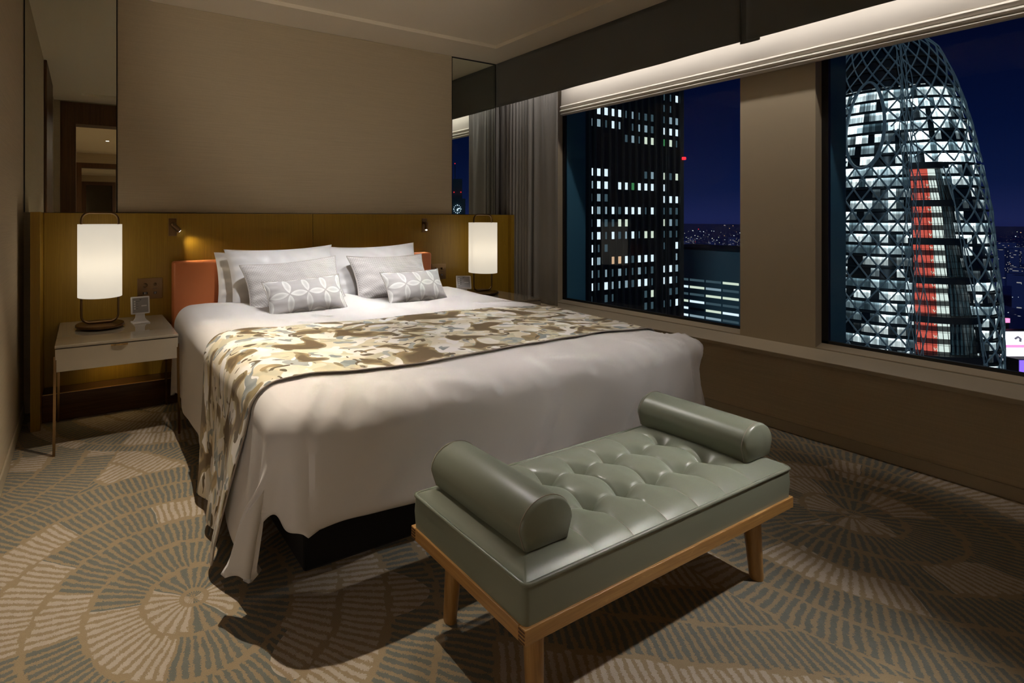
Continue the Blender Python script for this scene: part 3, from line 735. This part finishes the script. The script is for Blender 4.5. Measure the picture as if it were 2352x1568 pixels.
pillow('cushion', 'large woven grey cushion on the left, leaning on the white pillow', 'cushion', (1.235, 3.225, .768), .68, .350, .19, 30, R(-3), R(-4), 'woven_fabric', True, g2, 11, .085, .006)
pillow('cushion', 'large woven grey cushion on the right, leaning on the white pillow', 'cushion', (1.995, 3.245, .775), .66, .355, .19, 30, R(2), R(.5), 'woven_fabric', True, g2, 12, .085, .006)
pillow('cushion', 'small cushion with white petals, in front on the left', 'cushion', (1.215, 2.985, .722), .52, .245, .15, 30, R(-1), R(-3), 'petal_fabric', True, g3, 13, .07, .003)
pillow('cushion', 'small cushion with white petals, in front on the right', 'cushion', (2.03, 3.00, .728), .49, .245, .15, 30, R(1), R(-.5), 'petal_fabric', True, g3, 14, .07, .003)

# ------------------------------------------------------------------ bench
bn = thing('bench', 'tufted sage green leather bench on oak legs at the foot of the bed', 'bench', (1.478, 1.08, 0))
hx, hy = .600, .222   # half sizes of the seat box
ob_ = ob
ZS0, ZS1 = .279, .372
TY = (1.003 - 1.08, 1.15 - 1.08); TX = [(-.497 + .1443 * i) for i in range(8)]
TXc = [x - .0 for x in [1.271 - 1.478 + .1455 * k for k in range(-1, 5)]]
TXs = TXc
segs = []
for tx in TXs:
    segs += [((tx, -hy), (tx, TY[0])), ((tx, TY[1]), (tx, hy))]
    segs += [((tx, TY[0]), (tx, TY[1]))]
for a, b in zip(TXs, TXs[1:]):
    for ty in TY: segs.append(((a, ty), (b, ty)))
for ty in TY: segs += [((TXs[0], ty), (-hx, ty)), ((TXs[-1], ty), (hx, ty))]
# arched seams: each seam between neighbours bows
def seam_h(x, y):
    e = min(hx - abs(x), hy - abs(y))
    edge = 1 - math.exp(-max(0, e) / .045)
    z = .037 * edge
    # tuft dimples
    for tx in TXs:
        if abs(x - tx) > .12: continue
        for ty in TY:
            d = math.hypot(x - tx, y - ty)
            if d < .12: z -= .027 * math.exp(-(d / .036) ** 2) + .008 * math.exp(-(d / .009) ** 2)
    # seams across the seat (in y), bowed
    mid = sm(TY[0] - .01, TY[0] + .01, y) * (1 - sm(TY[1] - .01, TY[1] + .01, y))
    best = 9
    for tx in TXs:
        bow = 0
        if TY[0] < y < TY[1]: bow = 0
        d = abs(x - tx - bow); best = min(best, d)
    w = 1 if (y < TY[0] or y > TY[1] or True) else 0
    fade = 1
    if y < TY[0]: fade = sm(-hy, TY[0], y) * .8 + .2
    if y > TY[1]: fade = sm(hy, TY[1], y) * .8 + .2
    z -= fade * (.012 * math.exp(-best / .026) + .003 * math.exp(-(best / .003) ** 2))
    if TXs[0] <= x <= TXs[-1]:
        for ty in TY:
            d = abs(y - ty); z -= .011 * math.exp(-d / .026) + .003 * math.exp(-(d / .003) ** 2)
    return z
bm = nb()
grid(bm, 300, 112, lambda u, v: Vector((-hx + 2 * hx * u, -hy + 2 * hy * v, ZS1 + seam_h(-hx + 2 * hx * u, -hy + 2 * hy * v))))
seat = ob('seat_cushion', bm, 'sage_leather', bn, True)
bm = nb()
def rr_(hx, hy, r, n=6):
    out = []
    for (sx, sy, a0) in ((1, 1, 0), (-1, 1, 90), (-1, -1, 180), (1, -1, 270)):
        for k in range(n + 1): a = R(a0 + 90 * k / n); out.append((sx * (hx - r) + r * math.cos(a), sy * (hy - r) + r * math.sin(a)))
    return out
ra = rr_(hx, hy, .014); rb = rr_(hx - .001, hy - .001, .014)
lv = [(ra, ZS0), (ra, ZS0 + .004), (rr_(hx + .003, hy + .003, .016), (ZS0 + ZS1) / 2), (ra, ZS1 - .002)]
rings = [[bm.verts.new((x, y, z)) for x, y in poly] for poly, z in lv]
for A, B in zip(rings, rings[1:]):
    for i in range(len(A)): bm.faces.new((A[i], A[(i + 1) % len(A)], B[(i + 1) % len(A)], B[i]))
bm.faces.new(rings[0][::-1])
ob('seat_box', bm, 'sage_leather', bn, True)
ob('seat_piping', tube(nb(), [(x, y, ZS1 + .001) for x, y in rr_(hx, hy, .014, 8)], .0052, 10, True), 'sage_leather', seat, True)
# stitched lines along the seams, buttons
for tx in TXs:
    for (ya, yb) in ((-hy + .006, TY[0] - .006), (TY[0] + .012, TY[1] - .012), (TY[1] + .006, hy - .006)):
        bm = nb(); tube(bm, [(tx, ya + (yb - ya) * k / 14, ZS1 + seam_h(tx, ya + (yb - ya) * k / 14) + .0004) for k in range(15)], .0007, 5); ob('seat_stitching', bm, 'hem_fabric', seat, True)
for tx in TXs:
    for ty in TY:
        bm = nb(); bmesh.ops.create_uvsphere(bm, u_segments=14, v_segments=8, radius=.0085, matrix=Matrix.Translation((tx, ty, ZS1 + seam_h(tx, ty) + .001)) @ Matrix.Diagonal((1, 1, .45, 1)))
        ob('tuft_button', bm, 'sage_leather', seat, True)
# oak apron
bm = nb(); bx(bm, -hx - .006, hx + .006, -hy - .006, -hy + .014, .243, .279, bev=.002)
ob('apron_rail', bm, 'bench_oak_x', bn)
bm = nb(); bx(bm, -hx - .006, hx + .006, hy - .014, hy + .006, .243, .279, bev=.002); ob('apron_rail', bm, 'bench_oak_x', bn)
for s_ in (-1, 1):
    x0, x1 = sorted((s_ * (hx + .006), s_ * (hx - .014)))
    o = ob('apron_rail', box(x0, x1, -hy + .0142, hy - .0142, .243, .279, bev=.002), 'bench_oak_y', bn)
for sx in (-1, 1):
    for sy in (-1, 1):
        bm = nb()
        for k in range(4):
            z0 = .246 + k * .0085
            xa, xb = sorted((sx * (hx + .0066), sx * (hx - .012))); ya, yb = sorted((sy * (hy + .0045), sy * (hy - .0141)))
            bx(bm, xa, xb, ya, yb, z0, z0 + .004)
        ob('finger_joint', bm, 'dark_casing', bn)

ob('seat_board', box(-hx + .02, hx - .02, -hy + .02, hy - .02, .262, .279), 'bench_oak_x', bn)
for sx in (-1, 1):
    for sy in (-1, 1):
        bm = nb(); top = Vector((sx * .545, sy * .165, .262)); bot = Vector((sx * (.495 if False else .50), sy * .165, 0))
        top = Vector((sx * .500, sy * .150, .262)); bot = Vector((sx * .510, sy * .165, 0))
        tube(bm, [bot, bot + (top - bot) * .03, top], .02, 28, rads=[.0185, .020, .0275]); ob('leg', bm, 'bench_oak_z', bn, True)
# bolsters: half round roll with flat bottom
def bolster(cx, label):
    prof = []
    w, h = .088, .118
    n = 20
    prof.append((-w * .80, 0)); 
    for k in range(n + 1):
        a = PI - PI * k / n
        prof.append((w * math.cos(a) * 1.0, h * .42 + h * .58 * math.sin(a)))
    prof.append((w * .80, 0))
    bm = nb(); y0, y1 = -.172, .205
    ys = [(y0, .90), (y0 + .004, .965), (y0 + .012, 1), (y0 + .02, .995), (y0 + .05, 1.0), (0, 1.015), (y1 - .05, 1), (y1 - .02, .995), (y1 - .012, 1), (y1 - .004, .965), (y1, .90)]
    rings = []
    for y, s_ in ys: rings.append([bm.verts.new((cx + px_ * s_, y, ZS1 + .026 + .5 * h + (pz_ - .5 * h) * s_)) for px_, pz_ in prof])
    for A, B in zip(rings, rings[1:]):
        for i in range(len(A)): bm.faces.new((A[i], A[(i + 1) % len(A)], B[(i + 1) % len(A)], B[i]))
    for rg, sgn in ((rings[0], -1), (rings[-1], 1)):
        c = bm.verts.new((cx, rg[0].co.y + sgn * .008, ZS1 + .026 + h * .5))
        for i in range(len(rg)): bm.faces.new((rg[i], rg[(i + 1) % len(rg)], c))
    o = ob('bolster', bm, 'sage_leather', bn, True)
    for yy in (y0 + .012, y1 - .012):
        ob('bolster_seam', tube(nb(), [(cx + px_ * 1.004, yy, ZS1 + .026 + .5 * h + (pz_ - .5 * h) * 1.006) for px_, pz_ in prof], .0012, 6, True), 'hem_fabric', o, True)
bolster(-.468, ''); bolster(.607 - .088 - .005, '')

# ------------------------------------------------------------------ outside: dark office tower
F_, TH = 1194., R(27.7427); sn, cs = math.sin(TH), math.cos(TH)
def ray_y(px, py, y):
    t_ = (px - 820) / F_; x = y * (sn + t_ * cs) / (cs - t_ * sn); d = x * sn + y * cs; return x, 1.2 - (py - 502) * d / F_
TYf = 101.8
tw = thing('office_tower', 'black office tower with scattered lit windows, seen through the left window', 'building', (152, TYf, -140))
xL, xR = ray_y(1341, 500, TYf)[0], ray_y(1571.5, 500, TYf)[0]
L = Vector(tw.location)
ob('tower_body', box(xL - L.x, xR - L.x, 0, 44, 0, 215, bev=.2), 'facade_black', tw)
bm = nb()
colpx = [197, 240, 283, 321, 361, 399, 437, 475, 513, 550, 621, 657, 692]
colx = [ray_y(1280 + c / 2.528, 500, TYf)[0] for c in colpx]
for xx in colx + [colx[9] + 3.2, colx[9] + 5.2, xL + .8]: bx(bm, xx + 1.25 - L.x, xx + 1.9 - L.x, -.5, .1, 0, 212)
ob('facade_fin', bm, 'facade_black', tw)
rowsT = {
 -11: '..........ddB', -10: '..........bd.', -9: '.BBBBdMdbb dMM'.replace(' ', ''), -8: 'MMdBM.dMMdBBB', -7: '.....dMdCCGCd', -4: 'BBB.....dMCdC', -3: 'MBB.BBGBBBB..', -2: 'dMd.......BBB',
 -1: 'BMMBdBBBdBddd', 0: 'dBddCC....CMd', 1: 'MBdBdMBdCCddd', 2: 'Bdd.......d.B', 3: 'BM.OOBdBBB..M', 4: 'MdMdMddMddBBM', 5: 'BdBMMMdBBdBBd', 6: 'd.dd....dC.dd', 7: '........ddddBM'[:13]}
mm = {'B': 'win_bright', 'M': 'win_mid', 'd': 'win_dim', 'b': 'win_blue', 'G': 'win_green', 'O': 'win_orange', 'C': 'win_cream'}
FZ = 3.72; z0r = ray_y(1280 + 240 / 2.528, 160 + 890 / 2.528, TYf)[1]
rnd = random.Random(4)
dimb = nb(); cnt = 0; dm = []
for r_, row in rowsT.items():
    zc = z0r - r_ * FZ * (1.0 if r_ > -6 else .985)
    for ci, ch in enumerate(row[:13]):
        if ch == '.': continue
        w = .72 if ch in 'BCMGO' else .62; h = 1.08
        if ch in 'Md' and rnd.random() < .45: w *= .5
        xx = colx[ci] - L.x
        b_ = nb() if ch in 'BCMGO' else dimb
        bx(b_, xx - w, xx + w, -.06, .03, zc - L.z - h, zc - L.z + h)
        if ch in 'BCMGO':
            if cnt < 100: ob('lit_window', b_, mm[ch], tw); cnt += 1
            else: b_.free(); bx(dimb, xx - w, xx + w, -.06, .03, zc - L.z - h, zc - L.z + h)
o = ob('dim_windows', dimb, 'win_dim', tw); o['kind'] = 'stuff'
bx_, bz_ = ray_y(1567, 364, TYf)
ob('beacon', box(bx_ - .5 - L.x, bx_ + .7 - L.x, -.9, -.1, bz_ - .45 - L.z, bz_ + .45 - L.z, bev=.15), 'beacon_red', tw)
bx_, bz_ = ray_y(1567, 731, TYf)
ob('beacon', box(bx_ - .4 - L.x, bx_ + .5 - L.x, -.9, -.1, bz_ - .3 - L.z, bz_ + .3 - L.z, bev=.1), 'beacon_red', tw)
# low slab block behind
lb = thing('office_block', 'long low grey office block with rows of strip windows, right of the black tower', 'building', (305, 150, -140)); L = Vector(lb.location)
ob('block_body', box(0, 40, -45, 45, 0, 123.7), 'facade_grey', lb)
bm = nb(); bx(bm, -.6, 40.6, -45.5, 45.5, 123.7, 125.0); ob('parapet', bm, 'slab_dark', lb)
rnd = random.Random(11); n_ = 0
wm = ['win_dim', 'win_mid', 'win_cream', 'win_cream', 'win_bright', 'slab_dark', 'win_mid', 'win_dim']
for r_ in range(9):
    for b_ in range(9):
        y1 = 182 - 150 - b_ * 8.6; y0 = y1 - 7.7
        if y1 < -38: continue
        z1 = 107.2 - r_ * 4.05
        bm = nb(); bx(bm, -.15, .05, y0, y1, z1 - 1.25, z1); ob('strip_window', bm, rnd.choice(wm), lb)

# ------------------------------------------------------------------ cocoon tower
ct = thing('lattice_tower', 'tall curved tower wrapped in a pale diagonal steel lattice, seen through the right window', 'building', (274.0, 81.9, -140))
L = Vector(ct.location); ang0 = math.atan2(-81.9, -274.0)
RZ = [(-140, 27.6), (-90, 28.1), (-44.7, 28), (-32.8, 27.8), (-22, 27.2), (-12.7, 26.3), (3.7, 25.3), (20.3, 23.1), (33.7, 21), (42.7, 19.2), (51, 17.2), (56, 15.7), (64, 12.9), (69.5, 9), (76, 3.6), (78, .5)]
def P1(z): return 36 + max(0, min(22, (20.4 - z) / 65 * 19))
def Rz(z):
    for (a, b), (c, d) in zip(RZ, RZ[1:]):
        if z <= c: return b + (d - b) * (z - a) / (c - a)
    return .5
def CP(phi, z, off=0.):
    """phi degrees, right of the axis as seen from the hotel"""
    a = ang0 + R(phi); r_ = Rz(z) * (1 - .05 * math.exp(-((phi - 12) / 8) ** 2) - .05 * math.exp(-((phi - (P1(z) + 2)) / 5) ** 2) * (z < 21)) + off
    return Vector((r_ * math.cos(a), r_ * math.sin(a), z - L.z))
# lit floors
def lit_mat(name, redlo, seed):
    g = G(name); u, v, _ = g.sep(g.coord('UV'))
    fv = g.math('FRACT', v); fl = g.math('FLOOR', v); fu = g.math('FLOOR', g.math('MULTIPLY', u, .42))
    fl_h = g.white(g.comb(fl, seed, 2.2)); ce = g.white(g.comb(fu, fl, seed)); fine = g.white(g.comb(g.math('FLOOR', g.math('MULTIPLY', u, 1.7)), fl, seed + 3))
    lit = g.math('MULTIPLY', g.ramp(g.math('ADD', g.math('MULTIPLY', fl_h, .6), g.math('MULTIPLY', ce, .6)), .42, .85), g.ramp(fv, .17, .21))
    lit = g.math('MULTIPLY', lit, g.math('SUBTRACT', 1, g.ramp(fv, .93, .97)))
    lit = g.math('MULTIPLY', lit, g.mixf(fine, .45, 1.2))
    lit = g.math('MULTIPLY', lit, g.mixf(g.ramp(g.math('FRACT', g.math('MULTIPLY', u, 1.7)), .04, .1), .4, 1.0))
    # dark crown
    lit = g.math('MULTIPLY', lit, g.math('SUBTRACT', 1, g.ramp(v, 47.2, 47.3)))
    lit = g.math('MULTIPLY', lit, g.math('ADD', .8, g.math('MULTIPLY', g.math('MULTIPLY', g.ramp(v, 38.5, 40), g.math('SUBTRACT', 1, g.ramp(v, 45, 47))), 1.1)))
    hot = g.ramp(fv, .62, .85)
    col = g.mix(ce, (.36, .68, .82), (.92, 1, .95))
    stg = g.math('MULTIPLY', g.math('MULTIPLY', lit, g.mixf(g.math('POWER', ce, 2), .22, 2.0)), g.mixf(hot, .7, 2.4))
    g.bsdf((.01, .02, .03), .3, 0, None, .5, 0, 0, col, stg); M[name] = g.m
lit_mat('lit_floors', 0, 1.7); lit_mat('lit_floors_right', 0, 5.1)
def petal(name, p0, p1, z0, z1, mat, off=0., n=60, nz_=90):
    f0 = p0 if callable(p0) else (lambda z: p0)
    bm = nb(); grid(bm, n, nz_, lambda u, v: CP(f0(z0 + (z1 - z0) * v) + (p1 - f0(z0 + (z1 - z0) * v)) * u, z0 + (z1 - z0) * v, off),
                    lambda u, v: (28 * R(f0(z0 + (z1 - z0) * v) + (p1 - f0(z0 + (z1 - z0) * v)) * u), (z0 + (z1 - z0) * v + 140) / 4.0))
    return ob(name, bm, mat, ct, True)
petal('facade', -110, 14, -140, 78, 'lit_floors', -1.2)
petal('facade', P1, 112, -140, 20.4, 'lit_floors_right', -1.2)
petal('facade', 14, 112, 20.4, 78, 'lit_floors_right', -1.2, 30, 40)
petal('facade', 112, 250, -140, 78, 'slab_dark', -1.2, 40, 40)
bm = nb()
for k in range(0, 52):
    z = -140 + 4 * k
    if z < -70 or z > 62: continue
    for (p0, p1) in ((-104, 14), (P1(z), 104)) if z < 21 else ((-104, 104),):
        n = int((p1 - p0) / 3); pv = None
        for i in range(n + 1):
            ph_ = p0 + (p1 - p0) * i / n
            q4 = [bm.verts.new(CP(ph_, z + dz, of)) for dz, of in ((-.32, -1.2), (-.32, -.3), (.32, -.3), (.32, -1.2))]
            if pv:
                for a in range(3): bm.faces.new((pv[a], pv[a + 1], q4[a + 1], q4[a]))
            pv = q4
o = ob('floor_slabs', bm, 'slab_dark', ct); o['kind'] = 'stuff'
# lattice
OC, OZ, OA, OB = -17, 35.5, 14.5, 16.
def oval(ph_, z): return ((ph_ - OC) / OA) ** 2 + ((z - OZ) / OB) ** 2
bm = nb()
def strand(p0, p1, zlo, zhi, start, sgn, rate, hole=True, rad=.27):
    z = zlo; run_ = []
    while z <= zhi:
        ph_ = start + sgn * (z - zlo) * rate; lo = p0(z) if callable(p0) else p0
        ok = lo <= ph_ <= p1 and not (hole and oval(ph_, z) < 1)
        if ok: run_.append(CP(ph_, z, .15))
        if (not ok or z + 1.3 > zhi) and len(run_) > 1: tube(bm, run_, rad, 4)
        if not ok: run_ = []
        z += 1.3
CW = 10.6; rate = CW / 7.9
for k in range(-40, 50):
    for sgn in (-1, 1):
        strand(-100, 13, -75, 34, k * CW, sgn, rate)
        strand(-100, 13, 34, 75, k * CW * 1.35 + sgn * 2, sgn, rate * 1.5)
        strand(P1, 100, -75, 20.5, k * CW, sgn, rate, False)
        strand(15, 100, 21, 75, k * CW * 1.35, sgn, rate * 1.4, False)
for k in range(7): tube(bm, [CP(10 + k * 1.3 + 2.4 * math.sin(z / 6.5 + k * 2.1), z, .3) for z in range(-75, 72, 2)], .15, 4)
for k in range(3): tube(bm, [CP(P1(z) - 1 + k * 1.5 + 1.4 * math.sin(z / 5.5 + k * 2.1), z, .3) for z in range(-75, 20, 2)], .15, 4)
ob('steel_lattice', bm, 'lattice_steel', ct)
ob('lattice_ring', tube(nb(), [CP(OC + OA * math.cos(a * PI / 24), OZ + OB * math.sin(a * PI / 24), .2) for a in range(48)], .5, 6, True), 'lattice_steel', ct)
# glazed atrium with the red core
gA = G('atrium_wall'); u, v, _ = gA.sep(gA.coord('UV'))
fv = gA.math('FRACT', v); fl = gA.math('FLOOR', v)
redm = gA.math('MULTIPLY', gA.math('LESS_THAN', u, 7.6), gA.math('GREATER_THAN', u, 1.6)); whm = gA.math('MULTIPLY', gA.math('GREATER_THAN', u, 7.6), gA.math('LESS_THAN', u, 11.6))
band = gA.math('MULTIPLY', gA.ramp(fv, .30, .36), gA.math('SUBTRACT', 1, gA.ramp(fv, .9, .96)))
col = gA.mix(redm, gA.mix(whm, (.05, .10, .12), (.85, .95, .85)), (.88, .13, .085))
pier = gA.math('GREATER_THAN', gA.math('FRACT', gA.math('MULTIPLY', u, .62)), .55)
stn = gA.math('ADD', gA.math('MULTIPLY', band, gA.math('ADD', gA.math('MULTIPLY', redm, .75), gA.math('MULTIPLY', whm, .95))), gA.math('MULTIPLY', gA.math('MULTIPLY', pier, gA.math('GREATER_THAN', u, 11.6)), .22))
stn = gA.math('ADD', stn, gA.math('MULTIPLY', gA.math('SUBTRACT', 1, band), .05))
gA.bsdf((.02, .03, .035), .4, 0, None, .5, 0, 0, col, stn); M['atrium_wall'] = gA.m
bm = nb(); grid(bm, 40, 60, lambda u, v: CP(13 + 46 * u, -140 + 160.5 * v, -3.4), lambda u, v: (28 * R(46 * u) + .0, (160.5 * v) / 4.3)); ob('atrium', bm, 'atrium_wall', ct, True)
for k in range(-1, 8):
    z = 19.6 - 13.1 * k
    if z > 21: continue
    pv = None; bm = nb()
    for i in range(20):
        ph_ = 11 + (P1(z) - 7) * i / 19
        q4 = [bm.verts.new(CP(ph_, z + dz, of)) for dz, of in ((-1.1, -3.4), (-1.1, .3), (1.1, .3), (1.1, -3.4))]
        if pv:
            for a in range(3): bm.faces.new((pv[a], pv[a + 1], q4[a + 1], q4[a]))
        pv = q4
    ob('atrium_bridge', bm, 'slab_dark', ct)
bm = nb()
for i in range(15): tube(bm, [CP(14 + (P1(z) - 14) * i / 14, z, -.4) for z in range(-80, 20, 5)], .08, 4)
for k in range(0, 46): tube(bm, [CP(14 + (P1(-80 + 2.15 * k) - 14) * i / 8, -80 + 2.15 * k, -.4) for i in range(9)], .06, 4)
o = ob('atrium_mullions', bm, 'slab_dark', ct); o['kind'] = 'stuff'
for k in range(-17, 6):
    z = -140 + 4.3 * (33 + k) + 1.9
    if z > 14: continue
    bm = nb(); tube(bm, [CP(p_, z + dz, -3.1) for p_, dz in ((26, .9), (26.7, 0), (27.4, .7), (28.1, 0), (28.8, .9))], .10, 4)
    ob('floor_letter', bm, 'win_cream', ct)

# ------------------------------------------------------------------ clock tower, reached through the right mirror
dC = 600.; t_ = (1050.5 - 820) / F_
xC = dC * (t_ * cs + sn); yC = 7.542 - dC * (-t_ * sn + cs); zC = 1.2 + 22 * dC / F_
kt = thing('clock_tower', 'slim tower with an illuminated clock ring, reflected in the right mirror', 'building', (xC, yC, -140), math.atan2(-yC, -xC) + PI / 2)
# local: +x right as seen from the hotel... faces -y toward the hotel
ob('tower_shaft', box(-9, 9, 0, 16, 0, zC + 140 + 12), 'facade_grey', kt)
ob('tower_step', box(-5.5, 5.5, 2, 13, zC + 152, zC + 175), 'facade_grey', kt)
bm = nb()
for k in range(12):
    a = 2 * PI * k / 12; x_, z_ = 4.0 * math.sin(a), zC + 140 + 4.6 * math.cos(a); bmesh.ops.create_icosphere(bm, subdivisions=1, radius=.42 if k % 3 else .62, matrix=Matrix.Translation((x_, -.5, z_)))
ob('hour_lights', bm, 'lamp_white', kt)
for (dx, dz, w) in ((2.8, .9, .5), (.2, -2.2, .7)):
    b_ = nb(); tube(b_, [(0, -.6, zC + 140), (-dx, -.6, zC + 140 + dz)], w, 6); ob('clock_hand', b_, 'lamp_white', kt)
for (dx, dz) in ((-3.8, 19.5), (4.0, 19.5), (-2.8, 53)):
    b_ = nb(); bmesh.ops.create_icosphere(b_, subdivisions=2, radius=.55, matrix=Matrix.Translation((-dx, -.4 if dz < 30 else 4, zC + 140 + dz))); ob('beacon', b_, 'beacon_red', kt)
ob('mast', tube(nb(), [(2.8, 5, zC + 175), (2.8, 5, zC + 195)], .4, 6), 'slab_dark', kt)

# ------------------------------------------------------------------ city floor and far lights
g = G('city_ground'); p = g.pos()
vo = g.n('ShaderNodeTexVoronoi'); vo.inputs['Scale'].default_value = .045; g.nt.links.new(p.k, vo.inputs['Vector'])
dd = X(vo.outputs['Distance']); rc = X(vo.outputs['Color']); rr1, rg1, rb1 = g.sep(rc)
dot = g.math('MULTIPLY', g.math('SUBTRACT', 1, g.ramp(dd, .05, .12)), g.math('GREATER_THAN', rr1, .35))
lc = g.mix(g.math('GREATER_THAN', rg1, .8), (.95, .95, 1), (1, .25, .2))
g.bsdf((.06, .085, .42), .9, 0, None, .1, 0, 0, lc, g.math('MULTIPLY', dot, 2.2)); M['city_ground'] = g.m  # bluish base colour stands in for the haze over the city
bm = nb(); bmesh.ops.create_grid(bm, x_segments=2, y_segments=2, size=9000, matrix=Matrix.Translation((6000, 0, -142)))
o = ob('city_ground', bm, 'city_ground'); o['kind'] = 'structure'
rnd = random.Random(21); lots = {'lamp_white': nb(), 'beacon_red': nb(), 'win_orange': nb(), 'win_cream': nb(), 'win_bright': nb()}
for i in range(1000):
    far = rnd.random(); d = 500 + 4500 * far ** 1.3; b_ = R(rnd.uniform(40, 86)); k = rnd.choices(list(lots), (5, 1, 4, 5, 4))[0]
    x_, y_ = d * math.sin(b_), d * math.cos(b_); z_ = rnd.uniform(-141, -40 - 70 * (1 - far)); s_ = d * rnd.uniform(.00015, .0004)
    bx(lots[k], x_ - s_, x_ + s_, y_ - s_, y_ + s_, z_ - s_, z_ + s_)
nm = {'lamp_white': 'white', 'beacon_red': 'red', 'win_orange': 'orange', 'win_cream': 'cream', 'win_bright': 'pale blue'}
for k, b_ in lots.items():
    o = ob('city_lights', b_, k); tag(o, 'countless tiny %s city lights towards the horizon' % nm[k], 'city lights', None, 'stuff')
rnd = random.Random(5)
bm = nb()
for i in range(420):
    d = rnd.uniform(450, 3500); b_ = R(rnd.uniform(40, 88)); x_, y_ = d * math.sin(b_), d * math.cos(b_); w = rnd.uniform(10, 26); h = rnd.uniform(12, 60) + (rnd.random() < .08) * 40
    if math.hypot(x_ - 320, y_ - 150) < 120 or (d < 1100 and R(76) < b_ < R(84)): continue
    bx(bm, x_ - w, x_ + w, y_ - w, y_ + w, -142, -142 + h)
g = G('far_block'); p = g.pos(); px3, py3, pz3 = g.sep(p)
cell = g.comb(g.math('FLOOR', g.math('DIVIDE', px3, 5)), g.math('FLOOR', g.math('DIVIDE', py3, 5)), g.math('FLOOR', g.math('DIVIDE', pz3, 4)))
wv = g.white(cell); f1 = g.math('FRACT', g.math('DIVIDE', pz3, 4)); on = g.math('MULTIPLY', g.math('GREATER_THAN', wv, .9), g.math('GREATER_THAN', f1, .55))
g.bsdf((.07, .09, .32), .8, 0, None, .2, 0, 0, g.mix(wv, (.4, .7, 1), (1, .9, .75)), g.math('MULTIPLY', on, .3)); M['far_block'] = g.m  # base raised towards blue to imitate distance haze
o = ob('distant_buildings', bm, 'far_block'); tag(o, 'haze of low city buildings with lit windows far below', 'buildings', None, 'stuff')
# bright signs low right of the lattice tower
def ray_d(px, py, d):
    u_ = (px - 820) / F_ * d; return Vector((u_ * cs + d * sn, -u_ * sn + d * cs, 1.2 - (py - 502) * d / F_))
def sign(px0, py0, px1, py1, d, mat, label, extra=None):
    A = ray_d((px0 + px1) / 2, py1, d); wdt_ = (px1 - px0) * d / F_; hh = (py1 - py0) * d / F_
    t = thing('billboard', label, 'billboard', A, -TH, 'lit signs below the lattice tower')
    ob('sign_face', box(-wdt_ / 2, wdt_ / 2, 0, 1, 0, hh), mat, t)
    ob('sign_housing', box(-wdt_ / 2 - .5, wdt_ / 2 + .5, 1, 7, -60, hh + .5), 'facade_black', t)
    if extra: extra(t, wdt_, hh)
def ex1_(t, w, h):
    bm = nb(); tube(bm, [(-w * .22, -.3, h * .72), (-w * .15, -.3, h * .80), (-w * .09, -.3, h * .72), (-w * .10, -.3, h * .60)], .55, 6); ob('sign_symbol', bm, 'sign_mark', t)
    ob('sign_stripe', box(-w / 2, w / 2, -.2, 0, h * .36, h * .47), 'sign_pink', t)
sign(2303, 762, 2400, 818, 330, 'sign_white', 'broad glowing pinkish white billboard just right of the lattice tower', ex1_)
sign(2308, 824, 2334, 870, 317, 'sign_white', 'narrow upright white billboard under the broad one')
sign(2346, 828, 2400, 872, 306, 'sign_violet', 'violet glowing billboard at the right edge of the window')
sign(2306, 731, 2320, 741, 345, 'sign_pink', 'small pink sign above the broad billboard')
